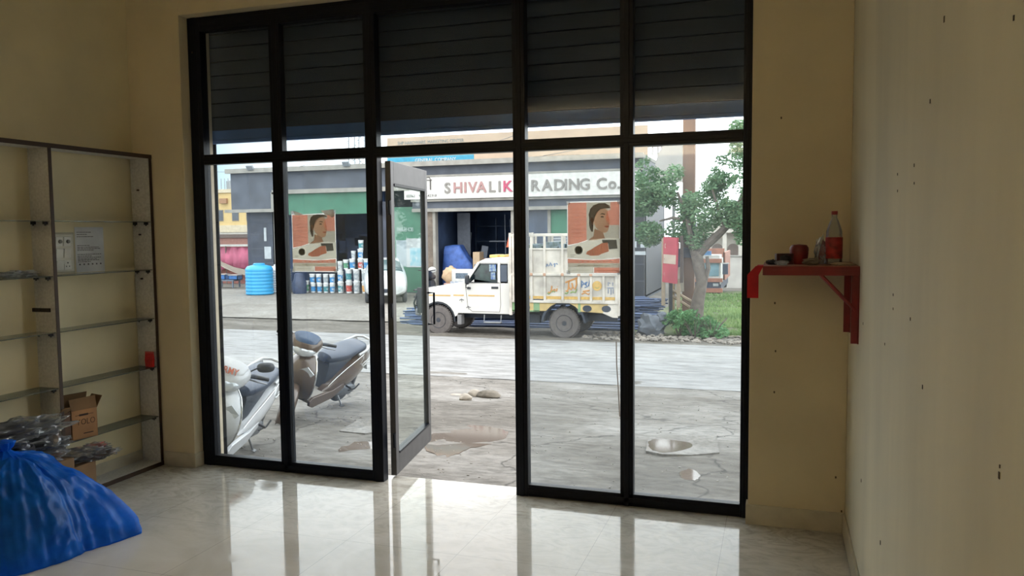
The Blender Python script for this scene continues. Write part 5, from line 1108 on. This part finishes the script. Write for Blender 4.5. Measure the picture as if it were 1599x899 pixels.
def bucket(px, Y, row, ci, wsc, k, z):
    x = at(px, 440, Y).x
    lb = '%s-labelled white paint bucket, %s' % (cn[ci], k)
    if ci not in protos:
        T = thing('paint_bucket', lb, 'bucket', (x, Y, z), 0, 'paint buckets stacked before the shop')
        b = MB(); b.lathe([(0,0),(.13,0),(.155,.36),(.165,.362),(.165,.385),(.158,.385),(.158,.36)], n=20); b.build('bucket_body', M_bk_w, T, smooth=True)
        b = MB(); b.lathe([(.17,.37),(.17,.40),(.15,.41),(0,.405)], n=20); b.build('lid', M_bk_w, T, smooth=True)
        b = MB(); b.lathe([(.1405,.06),(.1515,.27)], n=20); b.f = [f for i, f in enumerate(b.f) if i < 20 and not 3 <= i % 20 <= 7]; b.mi = b.mi[:len(b.f)]; b.T = Matrix.Identity(4); b.v = [(v[0]*1.01, v[1]*1.01, v[2]) for v in b.v]; b.build('label', LB[ci], T, smooth=True)
        b = MB(); b.tube([(-.16,0,.34),(-.12,-.12,.27),(0,-.17,.24),(.12,-.12,.27),(.16,0,.34)], .005, 5); b.build('handle', M_steel, T)
        protos[ci] = T
    else:
        T = copy_tree(protos[ci]); T['label'] = lb; T.location = (x, Y, z)
    T.scale = (.74+(wsc-1)*.6,)*2+(wsc,); T.rotation_euler = (0, 0, (px*37 % 7)*.4-1.2)
rows = {'bottom': [(478,1.25,5,'first'),(489,1,0,'second'),(499,1,0,'third'),(509,1,1,'fourth'),(519,1,0,'fifth'),(532,1.15,1,'sixth'),(545,1.25,2,'seventh'),(557,1.25,4,'eighth'),(570,1.25,3,'ninth'),(581,1.15,3,'tenth')]}
GP = ground(-18,30.3)+.05
for px, sc_, ci, k in rows['bottom']: bucket(px, 30.2, 0, ci, sc_, 'bottom row, %s from the left' % k, GP)
for px, sc_, ci, k, zz in [(488,1,0,'first',.40),(498,1,0,'second',.40),(509,1,4,'third',.40),(519,1,0,'fourth',.40),(532,1.15,0,'fifth',.47),(545,1.25,1,'sixth',.51),(557,1.25,4,'seventh',.51),(570,1.25,4,'eighth',.51),(581,1.15,2,'ninth',.47)]: bucket(px, 30.2, 1, ci, sc_, 'second row up, %s from the left' % k, GP+zz)
for px, sc_, ci, k, zz in [(532,1,4,'first',.95),(541,1,5,'second',.51+.51),(551,1.1,0,'third',1.02),(564,1.1,2,'fourth',1.02),(573,1.1,0,'fifth',1.02)]: bucket(px, 30.2, 2, ci, sc_, 'third row up, %s from the left' % k, GP+zz)
for px, sc_, ci, k, zz in [(553,.8,4,'standing alone above the third row',1.47),(564,1,0,'lower of the two topmost',1.47),(565,.9,1,'very top of the stack',1.88)]: bucket(px, 30.2, 3, ci, sc_, k, GP+zz)

# water tanks
def tank(name, label, x, y, R, h_, m, ribs, waist):
    T = thing(name, label, 'water tank', (x, y, ground(x,y)+.04))
    pr = [(0,0),(R*.96,0),(R,.04)]
    for k in range(ribs):
        z = .06+(h_*.82-.06)*k/ribs; d = (h_*.82-.06)/ribs; pr += [(R, z+d*.1),(R*waist, z+d*.35),(R*waist, z+d*.45),(R, z+d*.75)]
    pr += [(R*.98,h_*.84),(R*.85,h_*.92),(R*.5,h_*.96),(R*.42,h_*.965)]
    b = MB(); b.lathe(pr, n=36); b.build('tank_body', m, T, smooth=True, angle=70)
    b = MB(); b.lathe([(R*.42,h_*.96),(R*.42,h_*1.0),(R*.36,h_*1.02),(0,h_*1.02)], n=24); b.build('lid', m, T, smooth=True)
tank('water_tank', 'sky blue ribbed plastic water tank standing left of the shop', -21.0, 29.0, .58, 1.3, mat('tank_sky_blue', ex((60,176,236),.5), .4, n=(2,.08)), 7, .965)
tank('water_tank', 'white ribbed water tank half hidden behind the blue tank', -20.85, 30.2, .52, 1.2, mat('tank_white', ex((232,234,236),.5), .4, n=(2,.05)), 9, .96)
T = thing('plastic_drum', 'dark blue small drum standing beside the left end of the paint buckets', 'drum', (at(468,455,29.8).x,29.8,GP-.03)); b = MB(); b.lathe([(0,0),(.28,0),(.3,.1),(.3,.5),(.24,.62),(.2,.85),(.14,.9),(0,.9)], n=20); b.build('drum_body', mat('drum_dark', ex((60,74,104),.5), .5, n=(6,.3)), T, smooth=True)
# white hatchback nose by the green shutter
T = thing('car', 'white small car parked with its nose towards the road before the green shutter', 'car', (-14.25, 27.5, -.92), radians(-62))
b = MB(); b.loft([(-2.3,0,.85,.72,.45,3.5),(-1.9,0,.88,.78,.58,3.5),(-.3,0,.78,.80,.48,4),(.6,0,.72,.80,.42,4),(1.2,0,.66,.78,.38,3.6),(1.5,0,.60,.72,.30,3.2),(1.58,0,.56,.60,.22,3)], 32); b.build('car_body', mat('car_white', ex((240,244,246),.42), .3, coat=.4), T, smooth=True)
b = MB(); b.loft([(-2.1,0,1.2,.55,.25,3),(-1.2,0,1.3,.62,.3,3),(-.2,0,1.28,.60,.28,3),(.35,0,1.12,.66,.1,3)], 28); b.build('cabin', mat('car_glass', ex((96,120,124),.42), .15, n=(2,.2)), T, smooth=True)
b = MB(); b.loft([(-1.9,0,1.44,.5,.08,3),(-1.2,0,1.52,.56,.1,3),(-.3,0,1.5,.54,.08,3)], 24); b.build('roof', MATS['car_white'], T, smooth=True)
for s in (-1, 1):
    b = MB(); b.loft([(1.25,s*.55,.78,.14,.08,2.4),(1.42,s*.52,.76,.15,.08,2.4),(1.50,s*.48,.74,.1,.05,2)], 16); b.build('headlamp', M_lens, T, smooth=True)
    for x in (1.0,-1.5): wheel(T, 'wheel', x, .29, .17, .18, y=s*.68)
b = MB(); b.box(1.50,1.60,-.35,.35,.42,.56); b.build('grille', M_sdark, T, bevel=.01)

# ================================================================== TREE, POLE, SIGNS AND VERGE ON THE RIGHT
def leaves(b, c, r, n, size, seed, thin=1.0):
    rnd = random.Random(seed); C = Vector(c)
    for k in range(n):
        while True:
            p = Vector((rnd.uniform(-1,1), rnd.uniform(-1,1), rnd.uniform(-1,1)))
            if .25 < p.length < 1: break
        p = Vector((p.x*r[0], p.y*r[1], p.z*r[2]))+C
        if noise.noise(p*1.7) < -.12*thin: continue
        d = Vector((rnd.uniform(-1,1), rnd.uniform(-1,1), rnd.uniform(-.6,.6))).normalized(); e = d.cross(Vector((rnd.uniform(-1,1), rnd.uniform(-1,1), rnd.uniform(-1,1)))).normalized()
        s = size*rnd.uniform(.6,1.3); b.add([p-d*s, p+e*s*.4, p+d*s, p-e*s*.4], [(0,1,2,3)])
M_leaf = mat('leaf_green', ex((160,198,152),.42), .6, n=(1.3,.35), rgb2=ex((104,150,104),.42), trans=.35)
M_leaf2 = mat('shrub_leaf_green', ex((140,196,138),.42), .6, n=(2.5,.35), rgb2=ex((92,146,88),.42), trans=.35)
M_bark = mat('grey_brown_bark', ex((128,118,110),.42), .9, n=(8,.3), bump=.6)
def W3(px, py, Y): return tuple(at(px, py, Y))
T = thing('tree', 'leafy green tree with a forked grey trunk on the verge behind the pole', 'tree', W3(1091,492,21))
def sub(b): o = Vector(T.location); b.v = [tuple(Vector(p)-o) for p in b.v]; return b
b = MB(); b.tube([W3(1086,500,21),W3(1090,470,21),W3(1096,440,21),W3(1090,410,21),W3(1087,392,21)], [.19,.16,.14,.15,.14], 10)
b.tube([W3(1088,400,21),W3(1104,382,21),W3(1122,366,20.9),W3(1138,350,20.8),W3(1150,330,20.7),W3(1160,300,20.6)], [.12,.11,.10,.08,.06,.04], 8)
b.tube([W3(1089,402,21),W3(1080,372,21.1),W3(1070,330,21.2),W3(1058,300,21.3)], [.11,.08,.05,.03], 8); b.tube([W3(1100,440,21),W3(1106,418,21),W3(1104,400,21)], [.07,.06,.04], 6)
b.tube([W3(1075,345,21.2),W3(1050,340,21.3),W3(1030,345,21.4)], [.05,.04,.02], 6); b.tube([W3(1132,355,20.8),W3(1120,320,20.8),W3(1110,290,20.8)], [.05,.04,.02], 6)
sub(b).build('trunk', M_bark, T, smooth=True)
b = MB(); sd = 0
for px, py, Y, r, n in [(1015,285,21.6,.55,900),(1005,320,21.6,.42,600),(1035,300,21.6,.45,600),(1012,365,21.5,.45,700),(1050,270,21.4,.32,200),(1055,310,21.3,.4,350),(1060,360,21.3,.38,380),(1000,250,21.6,.25,160),
        (1095,300,21.1,.50,700),(1098,340,21.1,.48,700),(1110,275,21,.35,300),(1125,300,20.9,.42,500),(1140,320,20.8,.48,700),(1148,345,20.8,.40,500),(1130,285,20.9,.36,360),(1155,290,20.7,.40,450),(1158,330,20.7,.40,450),(1092,375,21.1,.35,300),(1150,250,20.8,.38,330),(1160,225,20.7,.33,260),(1128,250,20.9,.20,90),(1156,200,20.7,.28,200),(1165,370,20.7,.3,250),(1070,330,21.2,.3,240),(1175,300,20.7,.5,400)]:
    sd += 1; leaves(b, at(px,py,Y), (r,r,r*.8), int(n*2.0), .06, sd)
sub(b).build('foliage', M_leaf, T)
T['group'] = 'trees on the right verge'; del T['group']
T = thing('utility_pole', 'thick rusty brown electric pole with a bracket and fittings beside the red sign', 'pole', W3(1075,500,22.0))
b = MB(); b.T = Matrix.Identity(4); b.box(-.16,.16,-.12,.12,-.3,7.2); b.build('pole_shaft', mat('rusty_pole', ex((178,140,116),.42), .8, n=(1.2,.3), stretch=(1,1,.6), rgb2=ex((128,112,108),.42)), T, bevel=.02)
for z in (1.7, 2.35, 3.1): b = MB(); b.box(-.19,.19,-.15,.15,z,z+.28); b.build('clamp_band', mat('clamp_slate', ex((92,104,130),.42), .6, n=(4,.3)), T, bevel=.02)
b = MB(); b.lathe([(.18,-.1),(.22,0),(.18,.1),(0,.12)], (.0,-.2,3.0), 'y', 16); b.build('insulator_drum', MATS['clamp_slate'], T, smooth=True)
b = MB(); b.box(-.42,-.14,-.2,-.1,1.45,1.95); b.build('junction_box', MATS['clamp_slate'], T, bevel=.02)
b = MB(); b.prism([(-.35,.75),(-.1,.8),(-.12,1.35),(-.25,1.45)], -.22, -.18, 'y'); b.build('paper_plate', mat('plate_pale', ex((214,206,190),.42), .7), T)
b = MB(); b.tube([(-.4,-.1,-.2),(-.38,-.1,1.9)], .035, 6); b.tube([(-.28,-.14,-.2),(-.25,-.14,2.1)], .02, 6); b.build('guard_pipe', mat('pipe_tan', ex((206,180,140),.42), .7, n=(6,.3)), T)
b = MB(); b.tube([(.0,-.15,2.1),(.4,-.1,.6)], .03, 6); b.tube([(.02,-.15,2.6),(.25,-.2,1.6)], .02, 6); b.build('stay', mat('stay_grey', ex((176,170,160),.42), .7), T)
# dish-like pale hoarding behind
b = MB(); b.prism([(-.55,0),(.5,0),(.62,.5),(.55,1.1),(.3,1.45),(-.2,1.4),(-.5,1.0),(-.65,.45)], -.03, .03, 'y')
T = thing('dish_antenna', 'pale grey dish antenna on a post behind the tree and left of the pole', 'antenna', W3(1052,285,27)); b.build('dish', mat('dish_grey', ex((206,202,196),.42), .7, n=(2,.1)), T); b = MB(); b.tube([(0,.05,.4),(0,.08,-4.6)], .05, 6); b.build('post', M_steel, T)
# red sign
T = thing('red_signboard', 'tilted red signboard with a pale middle strip standing on posts before the shop', 'sign', W3(1046,408,21), 0)
a0, a1, a2, a3 = [Vector(W3(*q))-Vector(T.location) for q in ((1034,440,21.0),(1055,443,20.9),(1057,371,20.9),(1036,370,21.0))]
def on(u, v): return (a0.lerp(a1, u)).lerp(a3.lerp(a2, u), v)
nrm = Vector((0,-1,0)); M_rs = mat('sign_red', ex((212,92,108),.42), .6, n=(3,.2)); 
b = MB(); f_ = [on(0,0),on(1,0),on(1,1),on(0,1)]; b.add(f_+[p+Vector((.04,.05,0)) for p in f_], [(0,1,2,3),(7,6,5,4),(0,4,5,1),(1,5,6,2),(2,6,7,3),(3,7,4,0)]); b.build('board', M_rs, T)
b = MB(); b.poly([on(u,v)+nrm*.006 for u, v in ((.04,.42),(.96,.42),(.96,.62),(.04,.62))]); b.build('pale_strip', mat('sign_pale', ex((226,206,190),.42), .7), T, solid=.003)
for (txt, v, sz, m) in (('DR', .76, .16, MATS['sign_pale']), ('VARUN', .46, .13, mat('sign_dark_letter', ex((140,110,112),.42), .7)), ('OFFICE', .16, .09, MATS['sign_pale'])):
    p = on(.1, v)+nrm*.012; text_mesh('lettering', txt, m, T, p, sz, .002, (pi/2, 0, .1), .9, 0, .75)
b = MB(); b.box(.26,.34,-.02,.08,-.55,.66); b.build('side_frame', mat('dark_brown_frame', ex((92,80,76),.42), .7), T)
for x, zb, m in ((-.17,-1.15,mat('post_tan', ex((186,168,146),.42), .8)),(.02,-1.4,mat('post_black', ex((60,62,68),.42), .6)),(.22,-1.2,MATS['post_tan'])): b = MB(); b.box(x-.045,x+.045,0,.09,zb,-.45 if x > -.1 else .6); b.build('post', m, T)
b = MB(); b.tube([(.05,.1,-.75),(.55,.15,-1.05)], .04, 6); b.tube([(.05,.1,-.9),(.5,.15,-1.2)], .04, 6); b.build('bottom_rail', MATS['post_tan'], T)
# bushes
for i, (px, py, Y, r, n, lb) in enumerate([(1062,506,19.6,(.42,.4,.34),900,'low leafy bush at the foot of the red signboard'),(1085,512,19.2,(.5,.45,.36),1300,'bright green leafy bush in front of the tree trunk'),(1112,516,19.3,(.45,.4,.28),900,'spreading low green bush at the right of the bush before the trunk')]):
    c = at(px, py, Y); T = thing('bush', lb, 'bush', (c.x, Y, ground(c.x, Y)))
    b = MB(); leaves(b, (0,0,r[2]*.95), r, n*2, .05, 40+i, .3); b.build('foliage', M_leaf2, T)
    b = MB(); random.seed(i)
    for k in range(9): a = random.uniform(0,6.28); b.tube([(0,0,-.05),(r[0]*.4*cos(a),r[1]*.4*sin(a),.3),(r[0]*.8*cos(a),r[1]*.8*sin(a),.5)], [.012,.009,.005], 5)
    b.build('stems', M_bark, T)
# grass tufts (uncountable)
b = MB(); rnd = random.Random(7)
for k in range(9000):
    y = 19.9+rnd.random()**1.6*20; x = rnd.uniform(-.115, .01)*y+rnd.uniform(-.2,.2)
    if noise.noise(Vector((x*.8,y*.5,1))) < -.25: continue
    z = ground(x,y)+.02; h_ = rnd.uniform(.05,.16); a = rnd.uniform(0,6.28); w_ = .012+.0009*y
    b.add([(x-w_*cos(a),y-w_*sin(a),z),(x+w_*cos(a),y+w_*sin(a),z),(x+rnd.uniform(-.06,.06),y+rnd.uniform(-.06,.06),z+h_)], [(0,1,2)])
q_ = b.build('grass', mat('grass_blades', ex((166,196,130),.42), .7, n=(.6,.3), rgb2=ex((120,154,96),.42), trans=.3)); tag(q_, 'patchy green grass growing on the verge beyond the bushes', 'grass', None, 'stuff')
# sack and rubble
T = thing('sack', 'slate grey filled sack slumped at the end of the rod pile beside the bushes', 'sack', (-2.95,19.7,ground(-2.95,19.7)))
b = MB(); b.blob((0,0,.22),(.36,.28,.3),3,.25,2,3,-.75); b.build('sack_body', mat('sack_slate', ex((122,130,142),.42), .8, n=(5,.25)), T, smooth=True); b = MB(); b.blob((.25,-.05,.45),(.12,.1,.14),3,.3,2,5); b.build('sack_neck', MATS['sack_slate'], T, smooth=True)
b = MB(); rnd = random.Random(3)
for k in range(420):
    x = rnd.uniform(-4.4,1.2); y = rnd.uniform(18.3,19.4) if k % 2 else rnd.uniform(18.3,20.2)
    r = rnd.uniform(.02,.07); b.blob((x,y,ground(x,y)+r*.4),(r*1.3,r,r*.7),1,.3,2,k)
q_ = b.build('rubble', mat('rubble_grey', ex((176,168,158),.34), .9, n=(1.5,.3))); tag(q_, 'small stones and rubble strewn along the road edge before the bushes', 'rubble', None, 'stuff')

# lorry, wall and arcaded house in the right distance
T = thing('lorry', 'orange and blue lorry standing head-on beyond the tree', 'lorry', (at(1094,430,40).x,40,-1.5))
LO = mat('lorry_orange', ex((190,130,108),.42), .6, n=(3,.2)); LBu = mat('lorry_blue', ex((96,150,200),.42), .5, n=(3,.3)); LW = mat('lorry_white', ex((232,232,226),.42), .5, n=(4,.15)); LD = mat('lorry_dark', ex((72,84,104),.42), .5)
def part(n, m, *bx, **k): b = MB(); [b.box(*q) for q in bx]; return b.build(n, m, T, **k)
part('cab', LW, (-1.0,.95,0,1.8,.5,1.75)); part('windscreen', mat('lorry_screen', ex((150,190,204),.42), .2, n=(2,.3)), (-.92,-.05,-.02,.0,.9,1.55),(.02,.87,-.02,0,.9,1.55)); part('visor_board', LO, (-1.0,1.0,-.15,.1,1.55,1.75)); part('crown_board', LBu, (-.5,.5,-.05,.1,1.9,2.12)); part('roof_rack', LW, (-.9,.9,-.1,1.6,1.75,1.92))
part('bumper', LO, (-1.1,1.05,-.25,0,.12,.32),(-1.1,1.05,-.12,0,.62,.8)); part('radiator_grille', LD, (-.95,.9,-.08,0,.32,.62)); part('chassis', LD, (-1.0,.95,.2,6,.2,.55))
part('cargo_body', LO, (-1.05,-.95,1.9,6.2,.6,2.0),(.95,1.05,1.9,6.2,.6,2.0),(-1.0,1.0,1.9,2.0,.6,2.2)); part('side_mirror', LD, (1.05,1.3,-.2,-.1,1.0,1.5)); part('mirror_stay', LW, (1.0,1.35,-.12,-.08,1.5,1.56))
for x in (-.8,.8):
    for y in (.9,5.0): b = MB(); b.lathe([(.25,-.14),(.45,-.14),(.48,-.08),(.48,.08),(.45,.14),(.25,.14)], (x,y,.48), 'x', 24); b.lathe([(0,-.1),(.25,-.12),(.25,.12),(0,.1)], (x,y,.48), 'x', 16); b.build('wheel', M_tyre, T, smooth=True)
part('headlamp', M_lens, (-.85,-.6,-.1,-.08,.42,.55)); part('headlamp', M_lens, (.6,.85,-.1,-.08,.42,.55))
def wallbox(name, label, cat, boxes, m, o):
    T_ = thing(name, label, cat, o); return T_
T = thing('boundary_wall', 'white plastered boundary wall in the right distance behind the lorry', 'wall', (at(1130,420,50).x,50,-1.75))
part('wall_panel', mat('whitewash', ex((226,222,214),.42), .8, n=(2,.1)), (-3.2,3.5,0,.25,-.3,1.75)); part('coping', M_conc, (-3.2,3.5,-.05,.3,1.75,1.83))
T = thing('arcaded_house', 'pale house with arched openings and a railed terrace in the right distance', 'house', (at(1136,400,60).x,60,-2.0))
HW = mat('house_pale', ex((232,226,214),.42), .8, n=(2,.06))
def archpts(cx, w_, z0, z1): return [(cx-w_/2,z0),(cx-w_/2,z1)]+[(cx-w_/2*cos(a*pi/10), z1+w_/2*sin(a*pi/10)) for a in range(1,10)]+[(cx+w_/2,z1),(cx+w_/2,z0)]
part('house_wall', HW, (-2.6,3.5,.6,6,0,4.1)); part('terrace_slab', HW, (-2.7,3.6,-.3,.8,3.4,3.62))
for x in (-2.4,-1.3,-.2,.9,2.0,3.1): part('pillar', HW, (x-.14,x+.14,-.2,.05,0,3.4))
for x in (-1.85,-.75,.35,1.45,2.55):
    b = MB(); b.prism(archpts(x,.8,.2,2.2), .55, .6, 'y'); b.build('arched_opening', mat('opening_brown_grey', ex((160,146,138),.42), .8), T)
b = MB()
for k in range(26): x = -2.6+k*.24; b.box(x-.03,x+.03,-.28,-.22,3.62,4.25)
b.box(-2.7,3.6,-.3,-.2,4.22,4.3); b.build('terrace_railing', HW, T)
# ---- left distance
T = thing('yellow_house', 'yellow two storey house with small windows in the left distance', 'house', (at(362,330,48).x,48,-1.0)); YW = mat('yellow_plaster', ex((244,214,150),.42), .8, n=(1.5,.07))
part('house_wall', YW, (-3.2,3.0,0,6,0,5.75)); part('parapet', mat('parapet_cream', ex((240,226,196),.42), .8), (-3.3,3.1,-.1,.1,5.6,5.85),(-3.3,3.1,-.15,.1,2.8,3.3)); part('lower_wall', mat('cream_wall_far', ex((244,240,230),.42), .8), (-3.25,3.05,-.08,.0,1.9,2.9))
for x in (-2.4,-1.0,.3,1.5,2.5):
    f_ = part('window_frame', mat('far_window', ex((150,146,142),.42), .5), (x-.28,x+.28,-.03,.0,3.6,4.4)); b = MB(); b.box(x-.22,x+.22,-.05,-.03,3.66,4.34); b.build('pane', mat('far_pane', ex((110,116,124),.42), .3), f_)
for x in (-2.2,-.6,1.2): part('window_sunshade', mat('sunshade_brown', ex((190,146,110),.42), .7), (x-.3,x+.3,-.2,0,4.85,5.2))
b = MB()
for k in range(5): b.tube([(-1.6+k*.3,1,5.85),(-1.6+k*.3,1,6.7)], .03, 5)
b.lathe([(.6,5.9),(.6,6.5),(.2,6.75),(0,6.8)], (.4-1.2,1.5,0), 'z', 16); b.build('roof_tank_and_rods', mat('far_steel', ex((170,178,186),.42), .6), T)
T = thing('brick_wall', 'red brick wall with a dark coping below the yellow house', 'wall', (at(362,380,41).x,41,-.95)); part('brickwork', mat('brick_far', ex((184,134,122),.42), .9, n=(9,.2)), (-4,3,0,.25,0,2.4)); part('coping', mat('coping_brown', ex((120,104,98),.42), .8), (-4,3,-.1,.3,2.4,2.62))
T = thing('awning_stall', 'roadside stall with a faded pink and cream cloth awning beside the brick wall', 'stall', (at(364,420,35.5).x,35.5,-.95))
PK = mat('awning_pink', ex((236,132,164),.42), .7, n=(1.5,.2), trans=.3); M_cream_cloth = mat('awning_cream', ex((236,222,206),.42), .7, n=(2,.1), trans=.3)
b = MB(); 
for (xa, xb) in ((-1.6,1.2),):
    n_ = 16; r1 = [(xa+(xb-xa)*k/n_, .2+.06*sin(k*2), 1.95) for k in range(n_+1)]; r2 = [(xa+(xb-xa)*k/n_, -.1+.08*sin(k*2.3), .75+.1*sin(k*1.1)) for k in range(n_+1)]
    b.add(r1+r2, [(k,k+1,n_+1+k+1,n_+1+k) for k in range(n_)])
b.build('pink_cloth', PK, T, smooth=True, solid=.02)
b = MB(); b.poly([(-1.5,-.2,1.6),(-1.0,-.25,1.2),(-.3,-.3,.85),(.5,-.3,.55),(1.1,-.25,.45),(1.1,-.25,.75),(.3,-.3,.9),(-.4,-.3,1.15),(-1.0,-.25,1.5)]); b.build('cream_cloth', M_cream_cloth, T, solid=.02)
for x in (-1.5,-.5,1.1): b = MB(); b.tube([(x,.1,0),(x,.1,2.0)], .03, 6); b.build('post', M_bark, T)
part('counter', mat('counter_rust', ex((190,124,112),.42), .8, n=(5,.3)), (-1.5,1.1,.3,.9,0,.85)); part('roof_bar', LW, (-1.7,1.3,.1,.25,1.98,2.08))
for i, (px, h_, m) in enumerate([(342,.28,mat('crate_blue', ex((60,130,206),.42), .5)),(361,.25,MATS['crate_blue'])]):
    c = at(px+7, 440, 33); T = thing('plastic_crate', ['blue plastic crate of the stall standing farther from the water tank','blue plastic crate of the stall standing nearer the sky blue water tank'][i], 'crate', (c.x,33,-.93+.38))
    b = MB(); b.box(-.26,.26,-.2,.2,0,.03)
    for q in ((-.26,-.23,-.2,.2,0,h_),(.23,.26,-.2,.2,0,h_),(-.26,.26,-.2,-.17,0,h_),(-.26,.26,.17,.2,0,h_)): b.box(*q)
    b.build('crate_body', m, T); b = MB(); b.box(-.28,.28,-.22,.22,h_-.04,h_-.001); b.build('crate_contents', M_cream_cloth, T)
T = thing('stall_table', 'low slate coloured table under the blue crates', 'table', (at(358,450,33).x,33,-.93)); part('table_top', mat('table_slate', ex((130,146,166),.42), .7), (-.7,.5,-.3,.3,.32,.38))
for x in (-.62,.42):
    for y in (-.25,.25): part('leg', MATS['table_slate'], (x-.03,x+.03,y-.03,y+.03,0,.33))

# ================================================================== APRON DETAILS
for i, (px, py, r, lb, m) in enumerate([(727,617,(.09,.07,.055),'small pale stone lying left of the larger stone on the apron',mat('stone_pale', ex((224,214,200),.3), .9, n=(9,.2))),
        (763,609,(.17,.10,.065),'long grey brown stone lying on the apron near the road edge',mat('stone_grey', ex((166,158,146),.3), .9, n=(9,.3))),
        (741,606,(.10,.06,.06),'cream coloured stone touching the long grey stone',MATS['stone_pale']),(713,612,(.09,.06,.012),'flat white chip lying left of the small pale stone',MATS['stone_pale'])]):
    Y = 9.9 if py > 613 else 10.3
    c = at(px, py, Y); b = MB(); b.blob((0,0,0), r, 3, .14, 1.6, i+3); q_ = b.build('stone', m, smooth=True); q_.location = (c.x, Y, ground(c.x,Y)+r[2]*.55); tag(q_, lb, 'stone')
M_water = bpy.data.materials.new('muddy_water'); M_water.use_nodes = True
bw_ = M_water.node_tree.nodes['Principled BSDF']; bw_.inputs['Base Color'].default_value = (*lin(ex((160,142,128),KH)), 1); bw_.inputs['Roughness'].default_value = .06; bw_.inputs['IOR'].default_value = 1.33
def gpoint(px, py):
    Y = 7.0
    for _ in range(20):
        p = at(px, py, Y); g = ground(p.x, Y)
        d = (p-CAM)/Y; Y = (g-CAM.z)/d.z
    p = at(px, py, Y); return p
def patch(name, label, cat, pts, m, th, seed, group=None, sub_=6, wob=.05):
    P = [gpoint(*q) for q in pts]; c = sum(P, Vector())/len(P); out = []
    n = len(P)
    for i in range(n):
        for k in range(sub_):
            t = k/sub_; p0, p1, p2, p3 = P[i-1], P[i], P[(i+1) % n], P[(i+2) % n]
            q = .5*((2*p1)+(p2-p0)*t+(2*p0-5*p1+4*p2-p3)*t*t+(3*p1-p0-3*p2+p3)*t**3)
            w_ = wob*noise.noise(Vector((i*3.1+k*.9, seed, 0)))*2; out.append(q+(q-c).normalized()*w_)
    b = MB(); top = [(q.x-c.x, q.y-c.y, ground(q.x,q.y)-c.z+th) for q in out]; bot = [(x,y,z-.05) for x,y,z in top]
    k = len(top); b.add(top+bot, [tuple(range(k))]+[(i,(i+1) % k,k+(i+1) % k,k+i) for i in range(k)])
    o = b.build(name, m); o.location = c; return tag(o, label, cat, group)
patch('puddle','large brownish puddle on the apron just outside the open door','puddle',[(664,700),(690,668),(740,664),(790,672),(780,690),(735,700),(700,712)],M_water,.004,1)
patch('puddle','small puddle before the left middle pane with wet concrete around it','puddle',[(528,702),(560,690),(592,692),(588,712),(545,712)],M_water,.003,2)
M_slab = gmat('cast_slab', ex((190,184,176),KH), ex((214,209,202),KH), ex((234,231,226),KH), 1.4, bump=.4)
patch('drain_slab','rectangular concrete drain cover with chipped edges outside the right pane','slab',[(1012,684),(1040,681),(1090,682),(1120,686),(1122,708),(1080,712),(1035,711),(1008,706)],M_slab,.014,3, sub_=1, wob=.012)
patch('puddle','dark puddle lying on the concrete drain cover outside the right pane','puddle',[(1014,700),(1018,688),(1060,690),(1083,697),(1060,706),(1030,708)],M_water,.0155,4, wob=.02)
patch('puddle','tiny dark puddle nearest the right pane','puddle',[(1062,738),(1078,733),(1094,742),(1084,750),(1066,748)],M_water,.006,5, wob=.02)
patch('drain_slab','pale concrete slab set in the apron behind the side stand of the brown scooter','slab',[(530,674),(560,656),(600,652),(604,672),(570,678)],M_slab,.012,6, sub_=1, wob=.012)
g_ = gpoint(968, 650); b = MB(); b.tube([(0,0,-.05),(-.02,0,.35),(-.04,.01,.62),(-.045,.01,.9)], .007, 6); q_ = b.build('iron_rod', mat('rod_brown', ex((120,104,92),.4), .8)); q_.location = g_; tag(q_, 'thin bent iron rod standing upright in the apron outside the right panes', 'rod')
# pebbles over the apron
b = MB(); rnd = random.Random(12)
for k in range(900):
    y = 5.6+rnd.random()*6.5; x = rnd.uniform(-.95,-.0)*y; r = rnd.uniform(.003,.011); b.blob((x,y,ground(x,y)+r*.3),(r*1.2,r,r*.7),1,.2,2,k)
q_ = b.build('gravel', mat('gravel_bits', ex((214,208,200),.28), .9)); tag(q_, 'loose gravel bits scattered over the broken apron outside', 'gravel', None, 'stuff')
